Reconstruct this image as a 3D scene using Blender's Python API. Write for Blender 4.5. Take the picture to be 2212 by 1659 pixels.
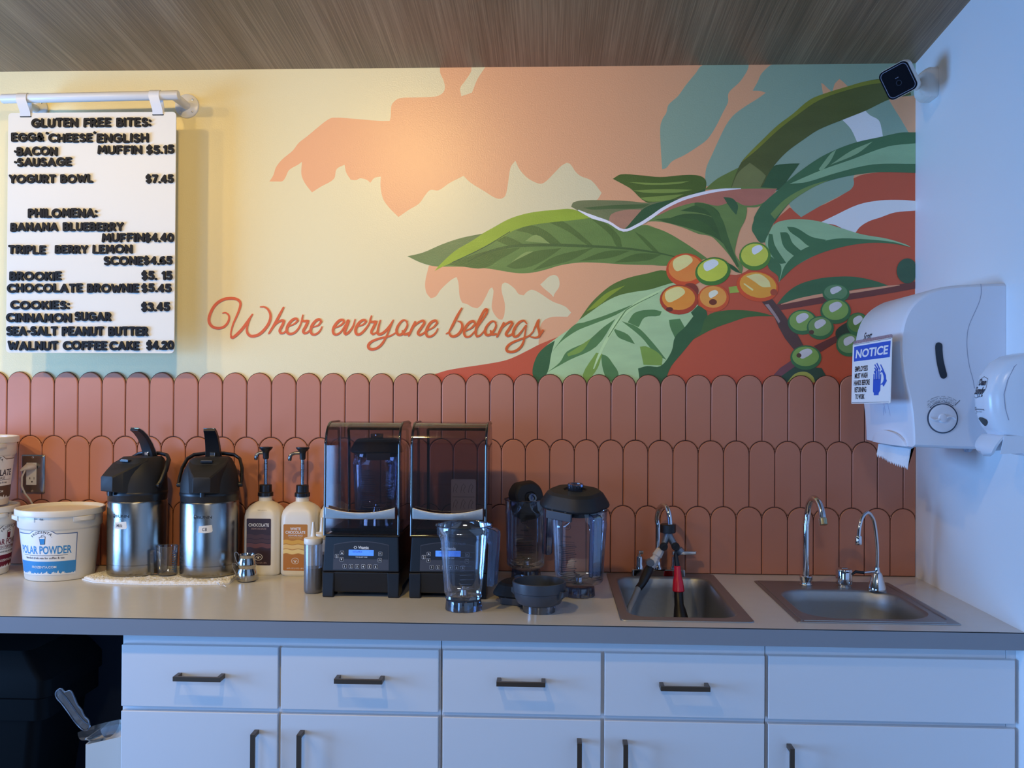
import bpy, bmesh, math, random
from mathutils import Vector, Matrix
from mathutils.geometry import tessellate_polygon
for o in list(bpy.data.objects): bpy.data.objects.remove(o)
SC = bpy.context.scene
COL = SC.collection
PI = math.pi

# ------------------------------------------------------------------ camera
# metres; x along the counter, y into the wall (tile face y=0), z up from the worktop (z=0)
EYE = Vector((0.06167, -2.80013, 0.54106))
YAW, PITCH, ROLL, FPX = 0.04264, 0.00769, 0.00562, 2012.87
_fw = Vector((-math.sin(YAW)*math.cos(PITCH), math.cos(YAW)*math.cos(PITCH), math.sin(PITCH)))
_r0 = Vector((math.cos(YAW), math.sin(YAW), 0)); _u0 = _r0.cross(_fw)
_rt = math.cos(ROLL)*_r0 + math.sin(ROLL)*_u0
_up = -math.sin(ROLL)*_r0 + math.cos(ROLL)*_u0
cd = bpy.data.cameras.new('camera'); cam = bpy.data.objects.new('camera', cd); COL.objects.link(cam)
cam.matrix_world = Matrix(((_rt.x, _up.x, -_fw.x, EYE.x), (_rt.y, _up.y, -_fw.y, EYE.y), (_rt.z, _up.z, -_fw.z, EYE.z), (0, 0, 0, 1)))
cd.sensor_fit = 'HORIZONTAL'; cd.sensor_width = 36; cd.lens = 36*FPX/2212; cd.clip_start = .05
SC.camera = cam
def ray(u, v): return _fw + (u-1106)/FPX*_rt - (v-829.5)/FPX*_up
def aty(u, v, y=0.0): d = ray(u, v); return EYE + d*((y-EYE.y)/d.y)
def atz(u, v, z=0.0): d = ray(u, v); return EYE + d*((z-EYE.z)/d.z)
def atx(u, v, x): d = ray(u, v); return EYE + d*((x-EYE.x)/d.x)

# ------------------------------------------------------------------ light and exposure
SC.view_settings.view_transform = 'Standard'
SC.view_settings.look = 'None'
SC.view_settings.exposure = 0.0
SC.view_settings.gamma = 1.0
SC.view_settings.use_curve_mapping = False
w = bpy.data.worlds.new('sky'); SC.world = w; w.use_nodes = True
bg = w.node_tree.nodes['Background']; bg.inputs[0].default_value = (.42, .62, 1, 1); bg.inputs[1].default_value = 1.0
def area(name, loc, target, sx, sy, power, color, shape='RECTANGLE', spread=PI):
    l = bpy.data.lights.new(name, 'AREA'); l.shape = shape; l.size = sx; l.size_y = sy
    l.energy = power; l.color = color; l.spread = spread
    o = bpy.data.objects.new(name, l); COL.objects.link(o); o.location = loc
    o.rotation_euler = (Vector(target)-Vector(loc)).to_track_quat('-Z', 'Y').to_euler()
    return o
# daylight: the glazed shop front on the left wall and the window at the far end of the room
area('daylight_side', (-4.06, -1.75, .1), (0, -1.5, .1), 1.7, 1.5, 205, (.19, .46, 1.0))
area('daylight_back', (-2.9, -6.56, .25), (-1.6, 0, .2), 2.0, 1.5, 60, (.17, .44, 1.0))
# warm ceiling spots over the counter, and an added unseen fill behind the camera
SPOT_W = (1.0, .68, .24)
area('ceiling_spot', (-.55, -1.55, 1.655), (-.54, 0, .86), .09, .09, 8.0, SPOT_W, 'DISK', math.radians(120))
area('ceiling_spot', (-1.78, -1.50, 1.65), (-1.40, 0, .35), .09, .09, 4.3, SPOT_W, 'DISK', math.radians(115))
area('ceiling_spot', (-2.36, -1.50, 1.65), (-1.7, 0, .35), .09, .09, 5.0, SPOT_W, 'DISK', math.radians(115))
area('shop_fill', (-.2, -4.3, 1.92), (-.2, -4.0, 0), .3, .3, 26, (1, .94, .84), 'DISK', math.radians(170))
try:
    SC.cycles.use_denoising = True; SC.cycles.transparent_max_bounces = 40; SC.cycles.max_bounces = 12
    SC.cycles.caustics_reflective = False; SC.cycles.caustics_refractive = False; SC.cycles.sample_clamp_indirect = 6
except Exception: pass

# ------------------------------------------------------------------ materials
def lin(c):
    c /= 255.0
    return c/12.92 if c <= .04045 else ((c+.055)/1.055)**2.4
def rgb(r, g, b, k=1.0): return (min(1, lin(r)*k), min(1, lin(g)*k), min(1, lin(b)*k), 1)
_M = {}
def mat(name, c, rough=.5, metal=0.0, spec=.5, coat=0.0, bump=None, emit=None, var=None, aniso=None):
    if name in _M: return _M[name]
    m = bpy.data.materials.new(name); m.use_nodes = True; N = m.node_tree.nodes; L = m.node_tree.links
    b = N['Principled BSDF']
    col = c if len(c) == 4 else rgb(*c)
    b.inputs['Base Color'].default_value = col; b.inputs['Roughness'].default_value = rough
    b.inputs['Metallic'].default_value = metal; b.inputs['Specular IOR Level'].default_value = spec
    b.inputs['Coat Weight'].default_value = coat
    if aniso: b.inputs['Anisotropic'].default_value = aniso
    tc = N.new('ShaderNodeTexCoord')
    if bump:
        sc, st = bump[:2]; stretch = bump[2] if len(bump) > 2 else (1, 1, 1)
        mp = N.new('ShaderNodeMapping'); mp.inputs['Scale'].default_value = stretch
        n = N.new('ShaderNodeTexNoise'); n.inputs['Scale'].default_value = sc; n.inputs['Detail'].default_value = 3
        bp = N.new('ShaderNodeBump'); bp.inputs['Strength'].default_value = st; bp.inputs['Distance'].default_value = .002
        L.new(tc.outputs['Object'], mp.inputs[0]); L.new(mp.outputs[0], n.inputs[0]); L.new(n.outputs[0], bp.inputs['Height']); L.new(bp.outputs[0], b.inputs['Normal'])
    if var:
        c2, sc = var[:2]; stretch = var[2] if len(var) > 2 else (1, 1, 1)
        mp = N.new('ShaderNodeMapping'); mp.inputs['Scale'].default_value = stretch
        n = N.new('ShaderNodeTexNoise'); n.inputs['Scale'].default_value = sc; n.inputs['Detail'].default_value = 4
        mx = N.new('ShaderNodeMix'); mx.data_type = 'RGBA'; mx.inputs[6].default_value = col; mx.inputs[7].default_value = c2 if len(c2) == 4 else rgb(*c2)
        L.new(tc.outputs['Object'], mp.inputs[0]); L.new(mp.outputs[0], n.inputs[0]); L.new(n.outputs[0], mx.inputs[0]); L.new(mx.outputs[2], b.inputs['Base Color'])
    if emit:
        b.inputs['Emission Color'].default_value = emit[0]; b.inputs['Emission Strength'].default_value = emit[1]
    _M[name] = m; return m
def clear(name, tint, rough=.03, base=.05, haze=0.0, hazec=(200, 210, 220)):
    """thin clear or smoked plastic sheet: tinted see-through with a Fresnel gloss and a little surface haze"""
    if name in _M: return _M[name]
    m = bpy.data.materials.new(name); m.use_nodes = True; N = m.node_tree.nodes; L = m.node_tree.links
    N.remove(N['Principled BSDF']); out = N['Material Output']
    t = N.new('ShaderNodeBsdfTransparent'); t.inputs[0].default_value = tint if len(tint) == 4 else rgb(*tint)
    g = N.new('ShaderNodeBsdfGlossy'); g.inputs['Roughness'].default_value = rough; g.inputs[0].default_value = (1, 1, 1, 1)
    d = N.new('ShaderNodeBsdfDiffuse'); d.inputs[0].default_value = rgb(*hazec)
    lw = N.new('ShaderNodeLayerWeight'); lw.inputs[0].default_value = .35
    mr = N.new('ShaderNodeMapRange'); mr.inputs[3].default_value = base; mr.inputs[4].default_value = .75
    L.new(lw.outputs['Fresnel'], mr.inputs[0])
    m1 = N.new('ShaderNodeMixShader'); m1.inputs[0].default_value = haze
    L.new(t.outputs[0], m1.inputs[1]); L.new(d.outputs[0], m1.inputs[2])
    m2 = N.new('ShaderNodeMixShader'); L.new(mr.outputs[0], m2.inputs[0]); L.new(m1.outputs[0], m2.inputs[1]); L.new(g.outputs[0], m2.inputs[2])
    L.new(m2.outputs[0], out.inputs[0]); _M[name] = m; return m

BLACK = mat('black_plastic', (24, 25, 29), .38)
BLACKM = mat('black_matte', (20, 21, 24), .6)
RUBBER = mat('black_rubber', (26, 28, 32), .55)
CHROME = mat('chrome', (215, 215, 218), .06, 1)
STEEL = mat('brushed_steel', (158, 155, 150), .21, 1, bump=(60, .07, (40, 40, .6)))
STEELP = mat('polished_steel', (190, 188, 184), .14, 1)
SINKM = mat('sink_steel', (166, 168, 170), .46, 1, bump=(90, .12))
WHITEP = mat('white_plastic', (236, 234, 228), .35)
IVORY = mat('ivory_bucket_plastic', (232, 226, 214), .3)
LAMIN = mat('white_laminate', (226, 228, 232), .42)
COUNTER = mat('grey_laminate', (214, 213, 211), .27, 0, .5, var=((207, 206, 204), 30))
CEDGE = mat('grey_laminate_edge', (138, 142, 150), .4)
SEAM = mat('dark_seam', (25, 24, 26), .6)
BRONZE = mat('bronze_pull', (92, 78, 66), .4, .6)
INK = mat('black_ink', (18, 18, 22), .5)
INKN = mat('navy_ink', (30, 34, 58), .5)
WINK = mat('white_ink', (240, 240, 240), .5)
PAPER = mat('white_paper', (240, 240, 240), .6)
CLEAR = clear('clear_polycarbonate', (234, 237, 242), .03, .05, .015)
CLEARD = clear('clear_polycarbonate_thick', (196, 205, 216), .03, .07, .03)
SMOKE = clear('smoked_cover', (190, 180, 188), .04, .06, .012, (120, 125, 140))
SMOKED = clear('smoked_cover_rim', (58, 54, 62), .04, .08, .02, (90, 95, 110))

# ------------------------------------------------------------------ mesh building
class MB:
    def __init__(s, o=(0, 0, 0)): s.V = []; s.F = []; s.M = []; s.o = Vector(o)
    def add(s, vs, fs, m=0):
        k = len(s.V); s.V += [tuple(v) for v in vs]
        for f in fs: s.F.append([k+i for i in f]); s.M.append(m)
        return s
    def box(s, x0, x1, y0, y1, z0, z1, m=0):
        v = [(x, y, z) for z in (z0, z1) for y in (y0, y1) for x in (x0, x1)]
        return s.add(v, [(0, 2, 3, 1), (4, 5, 7, 6), (0, 1, 5, 4), (1, 3, 7, 5), (3, 2, 6, 7), (2, 0, 4, 6)], m)
    def loft(s, rings, m=0, c0=True, c1=True, closed=True):
        n = len(rings[0]); k = len(s.V)
        for r in rings: s.V += [tuple(p) for p in r]
        for i in range(len(rings)-1):
            for j in range(n if closed else n-1):
                a = k+i*n+j; b = k+i*n+(j+1) % n; s.F.append([a, b, b+n, a+n]); s.M.append(m)
        if c0: s.F.append([k+j for j in range(n)][::-1]); s.M.append(m)
        if c1: s.F.append([k+(len(rings)-1)*n+j for j in range(n)]); s.M.append(m)
        return s
    def lathe(s, prof, c=(0, 0, 0), n=48, m=0, f=None, c0=False, c1=False):
        f = f or (lambda x, y, z: (x, y, z))
        R = []
        for r, z in prof:
            r = max(r, 1e-5); R.append([f(c[0]+r*math.cos(2*PI*j/n), c[1]+r*math.sin(2*PI*j/n), c[2]+z) for j in range(n)])
        return s.loft(R, m, c0, c1)
    def tube(s, pts, rad, n=14, m=0, caps=True, flat=1.0):
        P = [Vector(p) for p in pts]; R = rad if isinstance(rad, (list, tuple)) else [rad]*len(P)
        rings = []; ref = None
        for i, p in enumerate(P):
            t = (P[min(i+1, len(P)-1)]-P[max(i-1, 0)]).normalized()
            if ref is None:
                ref = t.cross(Vector((0, 0, 1)))
                if ref.length < .2: ref = t.cross(Vector((0, 1, 0)))
            ref = (ref-t*ref.dot(t)).normalized(); bn = t.cross(ref)
            rings.append([p+R[i]*(math.cos(2*PI*j/n)*ref+flat*math.sin(2*PI*j/n)*bn) for j in range(n)])
        return s.loft(rings, m, caps, caps)
    def prism(s, poly, f, h0, h1, m=0):
        return s.loft([[f(a, b, h0) for a, b in poly], [f(a, b, h1) for a, b in poly]], m)
    def plate(s, poly, f, h=0.0, m=0):
        vs = [f(a, b, h) for a, b in poly]
        tr = tessellate_polygon([[Vector((a, b, 0)) for a, b in poly]])
        return s.add(vs, [list(t) for t in tr], m)
    def plate_cut(s, poly, f, h=0.0, m=0, da=.004):
        def clip(P, x, keep_right):
            out = []
            for i in range(len(P)):
                a, b = P[i], P[(i+1) % len(P)]; ia = (a[0] >= x) == keep_right; ib = (b[0] >= x) == keep_right
                if ia: out.append(a)
                if ia != ib: t = (x-a[0])/(b[0]-a[0]); out.append((x, a[1]+t*(b[1]-a[1])))
            return out
        x0 = min(p[0] for p in poly); x1 = max(p[0] for p in poly); n = max(1, int((x1-x0)/da))
        for k in range(n):
            a, b = x0+(x1-x0)*k/n, x0+(x1-x0)*(k+1)/n; q = poly
            if k: q = clip(q, a, True)
            if k < n-1 and q: q = clip(q, b, False)
            if len(q) > 2: s.plate(q, f, h, m)
        return s
    def strip(s, pts, wd, f, h=0.0, m=0, cap=True):
        P = [Vector((p[0], p[1])) for p in pts]; W = wd if isinstance(wd, (list, tuple)) else [wd]*len(P)
        L, R = [], []
        for i, p in enumerate(P):
            t = P[min(i+1, len(P)-1)]-P[max(i-1, 0)]
            if t.length < 1e-9: t = Vector((1, 0))
            t.normalize(); nn = Vector((-t.y, t.x))*W[i]/2
            L.append(p+nn); R.append(p-nn)
        vs = [f(q.x, q.y, h+i*2.4e-7) for i, q in enumerate(L)]+[f(q.x, q.y, h+i*2.4e-7) for i, q in enumerate(R)]; n = len(P)
        s.add(vs, [(i, i+1, n+i+1, n+i) for i in range(n-1)], m)
        if cap:
            for ce, (p, wv) in enumerate(((P[0], W[0]), (P[-1], W[-1]))):
                s.plate([(p.x+wv/2*math.cos(2*PI*k/10), p.y+wv/2*math.sin(2*PI*k/10)) for k in range(10)], f, h-(4e-6 if ce else 8e-6), m)
        return s
    def text(s, t, f, x, y, size, h=0.0, m=0, bold=0.0, align='C', width=None, shear=0.0, deep=0.0):
        V, F, x0, x1 = text2d(t, bold)
        k = size/.73; sx = k
        if width: sx = width/max(1e-6, x1-x0)
        ox = {'C': -(x0+x1)/2, 'L': -x0, 'R': -x1}[align]
        vs = [f(x+(a+ox)*sx+shear*b*k, y+b*k, h) for a, b in V]
        return s.add(vs, F, m)
    def build(s, name, mats, parent=None, smooth=38, bevel=None, world=False, subsurf=0):
        me = bpy.data.meshes.new(name); o = s.o
        me.from_pydata([(v[0]-o.x, v[1]-o.y, v[2]-o.z) for v in s.V], [], s.F)
        if not isinstance(mats, (list, tuple)): mats = [mats]
        for mm in mats: me.materials.append(mm)
        me.polygons.foreach_set('material_index', s.M); me.update()
        b = bmesh.new(); b.from_mesh(me); bmesh.ops.recalc_face_normals(b, faces=b.faces); b.to_mesh(me); b.free()
        if smooth:
            me.shade_smooth(); me.set_sharp_from_angle(angle=math.radians(smooth))
        ob = bpy.data.objects.new(name, me); COL.objects.link(ob)
        if parent is not None: ob.parent = parent
        else: ob.location = o
        if bevel:
            bv = ob.modifiers.new('bevel', 'BEVEL'); bv.width = bevel; bv.segments = 3; bv.limit_method = 'ANGLE'; bv.angle_limit = math.radians(40); bv.harden_normals = False
        if subsurf:
            ss = ob.modifiers.new('sub', 'SUBSURF'); ss.levels = subsurf; ss.render_levels = subsurf
        return ob
_T = {}
def text2d(t, bold):
    if (t, bold) in _T: return _T[(t, bold)]
    cu = bpy.data.curves.new('t', 'FONT'); cu.body = t; cu.size = 1.0; cu.offset = bold; cu.resolution_u = 3; cu.fill_mode = 'FRONT'
    ob = bpy.data.objects.new('t', cu); COL.objects.link(ob); dg = bpy.context.evaluated_depsgraph_get(); dg.update()
    me = ob.evaluated_get(dg).to_mesh()
    V = [(v.co.x, v.co.y) for v in me.vertices]; F = [list(p.vertices) for p in me.polygons]
    ob.evaluated_get(dg).to_mesh_clear(); bpy.data.objects.remove(ob); bpy.data.curves.remove(cu)
    xs = [a for a, b in V] or [0, 1]
    _T[(t, bold)] = (V, F, min(xs), max(xs)); return _T[(t, bold)]
def fy(y0): return lambda a, b, h: (a, y0-h, b)                  # faces the viewer
def fxw(x0): return lambda a, b, h: (x0-h, -a, b)                # faces -x
def fz(z0): return lambda a, b, h: (a, b, z0+h)
def fcyl(cx, cy, rad, th0=0.0, z0=0.0):                          # wraps a label round an upright body; rad is a number or r(z)
    def g(a, b, h):
        r = rad(b) if callable(rad) else rad
        th = th0+a/(rad(0) if callable(rad) else rad)
        return (cx+(r+h)*math.sin(th), cy-(r+h)*math.cos(th), z0+b)
    return g
def rrect(cx, cy, hx, hy, r, z, n=6):
    out = []; r = min(r, hx*.999, hy*.999)
    for sx, sy, a0 in ((1, 1, 0), (-1, 1, PI/2), (-1, -1, PI), (1, -1, 1.5*PI)):
        for k in range(n+1):
            a = a0+PI/2*k/n; out.append((cx+sx*(hx-r)+r*math.cos(a), cy+sy*(hy-r)+r*math.sin(a), z))
    return out
def rr2(x0, x1, y0, y1, r, n=6): return [(p[0], p[1]) for p in rrect((x0+x1)/2, (y0+y1)/2, (x1-x0)/2, (y1-y0)/2, r, 0, n)]
def ell(cx, cy, rx, ry, n=28, rot=0.0):
    return [(cx+rx*math.cos(2*PI*k/n)*math.cos(rot)-ry*math.sin(2*PI*k/n)*math.sin(rot), cy+rx*math.cos(2*PI*k/n)*math.sin(rot)+ry*math.sin(2*PI*k/n)*math.cos(rot)) for k in range(n)]
def smooth2(P, n=4, corner=62, closed=True, thr=None):
    out = []; N = len(P)
    def cn(i):
        if not closed and (i == 0 or i == N-1): return True
        a = Vector(P[i % N])-Vector(P[(i-1) % N]); b = Vector(P[(i+1) % N])-Vector(P[i % N])
        if a.length < 1e-9 or b.length < 1e-9: return True
        return math.degrees(a.angle(b)) > corner
    for i in range(N if closed else N-1):
        p0, p1, p2, p3 = (Vector(P[(i-1) % N]), Vector(P[i % N]), Vector(P[(i+1) % N]), Vector(P[(i+2) % N]))
        L = (p2-p1).length
        def tg(a, b, c):
            d = (c-a); 
            return d.normalized()*L if d.length > 1e-9 else Vector((0, 0))
        m1 = (p2-p1) if cn(i) else tg(p0, p1, p2)
        m2 = (p2-p1) if cn((i+1) % N if closed else i+1) else tg(p1, p2, p3)
        for k in range(n):
            t = k/n; q = (2*t**3-3*t*t+1)*p1+(t**3-2*t*t+t)*m1+(-2*t**3+3*t*t)*p2+(t**3-t*t)*m2
            out.append((q.x, q.y))
    if not closed: out.append(tuple(P[-1]))
    return out
def arc3(fn, a0, a1, n): return [fn(a0+(a1-a0)*k/n) for k in range(n+1)]
def root(name, label, cat, loc=(0, 0, 0), rz=0.0, group=None):
    o = bpy.data.objects.new(name, None); COL.objects.link(o); o.location = loc; o.rotation_euler = (0, 0, rz); o.empty_display_size = .03
    return tag(o, label, cat, group)
def tag(o, label, cat, group=None):
    o['label'] = label; o['category'] = cat
    if group: o['group'] = group
    return o
def lab(o, label): o['label'] = label; return o
def struct(o): o['kind'] = 'structure'; return o
def copy_tree(o, parent=None):
    c = o.copy(); COL.objects.link(c)
    if parent is not None: c.parent = parent
    for ch in [x for x in bpy.data.objects if x.parent == o]: copy_tree(ch, c)
    return c
# ------------------------------------------------------------------ the room
WY = .008                                   # painted wall plane; tile faces stand 8 mm proud of it
XR = 1.1364; XL = -4.0; YF = -6.5; ZFL = -.914
def ceil_z(y): return 1.5222+.0975*(-y)
WPAINT = dict(rough=.34, bump=(260, .22))
CREAM = mat('cream_wall_paint', (240, 227, 180), **WPAINT)
SHOPW = mat('shop_wall_paint', (120, 112, 106), .6)
WHITEW = mat('white_wall_paint', (236, 238, 240), .5, bump=(220, .15))
def wood():
    m = mat('wood_grain_ceiling', (104, 84, 66), .42); N = m.node_tree.nodes; L = m.node_tree.links; b = N['Principled BSDF']
    tc = N.new('ShaderNodeTexCoord'); mp = N.new('ShaderNodeMapping'); mp.inputs['Scale'].default_value = (150, 1.1, 1)
    n = N.new('ShaderNodeTexNoise'); n.inputs['Scale'].default_value = 2.2; n.inputs['Detail'].default_value = 8; n.inputs['Roughness'].default_value = .62; n.inputs['Distortion'].default_value = .25
    mp2 = N.new('ShaderNodeMapping'); mp2.inputs['Scale'].default_value = (6, .5, 1)
    n2 = N.new('ShaderNodeTexNoise'); n2.inputs['Scale'].default_value = 1.5; n2.inputs['Detail'].default_value = 3
    ad = N.new('ShaderNodeMath'); ad.operation = 'MULTIPLY_ADD'; ad.inputs[1].default_value = .35
    sc = N.new('ShaderNodeMath'); sc.operation = 'MULTIPLY'; sc.inputs[1].default_value = .65
    cr = N.new('ShaderNodeValToRGB'); e = cr.color_ramp.elements
    e[0].position = .36; e[0].color = rgb(108, 84, 60); e[1].position = .66; e[1].color = rgb(176, 144, 108)
    x = cr.color_ramp.elements.new(.5); x.color = rgb(140, 110, 80)
    L.new(tc.outputs['Object'], mp.inputs[0]); L.new(mp.outputs[0], n.inputs[0]); L.new(tc.outputs['Object'], mp2.inputs[0]); L.new(mp2.outputs[0], n2.inputs[0])
    L.new(n.outputs[0], sc.inputs[0]); L.new(n2.outputs[0], ad.inputs[0]); L.new(sc.outputs[0], ad.inputs[2]); L.new(ad.outputs[0], cr.inputs[0]); L.new(cr.outputs[0], b.inputs['Base Color'])
    return m
WOOD = wood()
wall_back = struct(MB().box(XL, XR+.1, WY, WY+.1, ZFL, 2.4).build('wall_back', CREAM, smooth=0))
wall_right = struct(MB().box(XR, XR+.1, YF, WY, ZFL, 2.4).build('wall_right', WHITEW, smooth=0))
b = MB(); v = [(XL-.1, WY+.1, ceil_z(WY+.1)), (XR, WY+.1, ceil_z(WY+.1)), (XR, YF, ceil_z(YF)), (XL-.1, YF, ceil_z(YF))]
b.loft([v, [(p[0], p[1], p[2]+.06) for p in v]]); struct(b.build('ceiling', WOOD, smooth=0))
struct(MB().box(XL-.1, XR+.1, YF-.1, WY+.1, ZFL-.1, ZFL).build('floor', mat('grey_floor_tile', (96, 94, 92), .4, var=((84, 82, 82), 3)), smooth=0))
def wall_with_window(name, ax):
    m = MB()
    if ax == 'x':
        for a0, a1, z0, z1 in ((YF, -2.65, ZFL, 2.4), (-.85, WY, ZFL, 2.4), (-2.65, -.85, ZFL, -.65), (-2.65, -.85, .9, 2.4)): m.box(XL-.1, XL, a0, a1, z0, z1)
    else:
        for a0, a1, z0, z1 in ((XL-.1, -3.9, ZFL, 2.4), (-1.9, XR+.1, ZFL, 2.4), (-3.9, -1.9, ZFL, -.5), (-3.9, -1.9, 1.0, 2.4)): m.box(a0, a1, YF-.1, YF, z0, z1)
    return struct(m.build(name, SHOPW, smooth=0))
wall_with_window('wall_left', 'x'); wall_with_window('wall_front', 'y')
FR = mat('dark_window_frame', (50, 50, 52), .4)
m = MB(); [m.box(XL-.09, XL-.03, y-.025, y+.025, -.65, .9) for y in (-2.62, -1.75, -.88)]; m.box(XL-.09, XL-.03, -2.65, -.85, -.65, -.6).box(XL-.09, XL-.03, -2.65, -.85, .85, .9)
struct(m.build('window_1', FR, smooth=0))
m = MB(); [m.box(x-.025, x+.025, YF-.09, YF-.03, -.5, 1.0) for x in (-3.87, -2.9, -1.93)]; m.box(-3.9, -1.9, YF-.09, YF-.03, -.5, -.45).box(-3.9, -1.9, YF-.09, YF-.03, .95, 1.0)
struct(m.build('window_2', FR, smooth=0))

# ------------------------------------------------------------------ painted mural on the back wall
CR = {'p': (0, 0, 1), 1: (560, 130, 2.6333), 2: (1300, 130, 3.16), 3: (860, 380, 3.687), 4: (1400, 460, 3.687), 5: (1120, 560, 3.814), 6: (430, 620, 5.53), 7: (780, 620, 4.809), 8: (1220, 360, 2.54)}
def wp(c, P):
    ox, oy, k = CR[c]; out = []
    for q in P:
        if isinstance(q[0], (int, str)) and len(q) == 3: o2 = CR[q[0]]; u, vv = o2[0]+q[1]/o2[2], o2[1]+q[2]/o2[2]
        else: u, vv = ox+q[0]/k, oy+q[1]/k
        p = aty(u, vv, WY); out.append((min(p.x, XR-.0005), min(p.z, 1.5215)))
    return out
mural = MB(); MC = []; MIX = {}; _layer = [0]
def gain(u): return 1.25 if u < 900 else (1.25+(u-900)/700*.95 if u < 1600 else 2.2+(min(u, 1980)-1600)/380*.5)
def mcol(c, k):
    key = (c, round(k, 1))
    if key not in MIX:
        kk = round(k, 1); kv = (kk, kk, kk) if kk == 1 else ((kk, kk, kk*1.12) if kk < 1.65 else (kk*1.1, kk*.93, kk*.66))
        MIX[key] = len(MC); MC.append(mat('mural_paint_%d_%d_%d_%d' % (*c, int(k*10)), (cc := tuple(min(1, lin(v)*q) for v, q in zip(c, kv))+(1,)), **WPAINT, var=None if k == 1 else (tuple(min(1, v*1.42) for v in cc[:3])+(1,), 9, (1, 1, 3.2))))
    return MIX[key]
def paint(c, P, col, g=None, sm=True, corner=62):
    q = wp(c, P)
    if g is None:
        us = [CR[c][0]+p[0]/CR[c][2] if len(p) == 2 else CR[p[0]][0]+p[1]/CR[p[0]][2] for p in P]; g = gain(sum(us)/len(us))
    if sm: q = smooth2(q, 4, corner)
    q = [(min(x, XR-.0005), min(z, 1.5215)) for x, z in q]
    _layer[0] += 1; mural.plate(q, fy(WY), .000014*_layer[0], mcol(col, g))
def stroke(c, P, wpx, col, g=None, sm=True):
    ox, oy, k = CR[c]; q = wp(c, P)
    if g is None: g = gain(sum(ox+p[0]/k for p in P)/len(P))
    W = wpx if isinstance(wpx, (list, tuple)) else [wpx]*len(P)
    if sm:
        q2 = smooth2(q, 4, 75, closed=False); W = [W[min(i//4, len(W)-1)]*(1-(i % 4)/4)+W[min(i//4+1, len(W)-1)]*(i % 4)/4 for i in range(len(q2))]; q = q2
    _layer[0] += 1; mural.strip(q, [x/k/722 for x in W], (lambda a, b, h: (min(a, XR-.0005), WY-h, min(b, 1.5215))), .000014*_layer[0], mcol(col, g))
def blob(c, cx, cy, rx, ry, col, g=None, rot=0.0): paint(c, ell(cx, cy, rx, ry, 24, rot), col, g, sm=False)
PEACH = (246, 182, 134); TEAL = (158, 183, 156); RED = (214, 96, 62); CRM = (240, 227, 180)
# flat colour shapes
paint(1, [(1028, 10), (1030, 75), (1048, 115), (1056, 160), (1040, 190), (1000, 207), (900, 212), (800, 216), (768, 235), (752, 260), (748, 320), (742, 345), (680, 345), (560, 335), (420, 327), (385, 342), (330, 385), (270, 435), (225, 470), (190, 515), (130, 565), (95, 610), (80, 655), (58, 690), (100, 690), (132, 688), (150, 665), (170, 625), (220, 595), (243, 578), (240, 650), (260, 700), (300, 752), (350, 720), (425, 675), (440, 620), (485, 595), (495, 640), (520, 680), (550, 682), (575, 672), (610, 680), (632, 697), (655, 670), (692, 662), (690, 720), (705, 790), (740, 840), (792, 892), (850, 852), (910, 815), (950, 760), (975, 738), (1020, 740), (1080, 700), (1162, 658), (1200, 695), (1280, 745), (1340, 782), (1375, 788), (1400, 770), (1415, 700), (1430, 610), (1457, 572), (1480, 620), (1520, 665), (1560, 690), (1600, 703), (1630, 690), (1680, 640), (1720, 600), (1750, 583), (1770, 592), (1800, 635), (1830, 660), (1890, 685), (1948, 755), (1918, 798),
    ('p', 1240, 470), ('p', 1000, 560), (3, 245, 715), (3, 215, 850), (3, 225, 930), (3, 260, 975), (3, 300, 960), (3, 340, 905), (3, 420, 830), (3, 465, 805), (3, 480, 850), (3, 490, 960), (3, 510, 1010), (3, 550, 1022), (3, 590, 1045), (3, 630, 1055), (3, 660, 1030), (3, 700, 960), (3, 730, 900), (3, 750, 888), (3, 760, 920), (3, 745, 1040), (3, 760, 1090), (3, 800, 1140), (3, 830, 1145), (3, 845, 1110), (3, 850, 1020), (3, 825, 920), (3, 828, 865), (3, 850, 848), (3, 880, 860), (3, 930, 900), (3, 960, 940), (3, 1000, 952), (3, 1030, 920), (3, 1070, 907), (3, 1130, 935), (3, 1230, 1000), (3, 1330, 1040), (3, 1378, 1088), (3, 1350, 1122),
    (5, 280, 475), (5, 215, 500), (5, 185, 540), (5, 175, 600), (5, 165, 700), ('p', 1164, 830), ('p', 1990, 830), ('p', 1990, 120)], PEACH, 1, corner=50)
paint(1, [(1207, 10), (1205, 65), (1170, 120), (1143, 160), (1150, 205), (1210, 185), (1240, 110), (1265, 70), (1285, 35), (1287, 10)], CRM, 1, corner=50)
paint(3, [(1205, 800), (1250, 790), (1278, 815), (1283, 880), (1245, 940), (1237, 965), (1215, 940), (1160, 895), (1132, 865), (1165, 835)], CRM, 1)
paint(2, [(690, 10), (640, 90), (570, 175), (520, 245), (455, 305), (440, 360), (415, 400), (400, 450), (400, 550), (412, 745), (440, 735), (480, 690), (560, 650), (640, 600), (720, 540), (780, 450), (830, 350), (862, 285), (862, 235), (880, 205), (940, 150), (985, 85), (1000, 50), (1003, 10)], TEAL, 1)
paint('p', [(940, 835), (940, 808), (970, 799), (1071, 783), (1102, 775), (1144, 755), (1163, 745), (1202, 729), (1300, 690), (1500, 640), (1560, 595), (1600, 592), (1640, 560), (1668, 500), (1674, 478), (1706, 448), (1730, 460), (1834, 412), (1844, 385), (1901, 372), (1990, 372), (1990, 835)], RED, 1)
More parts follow.
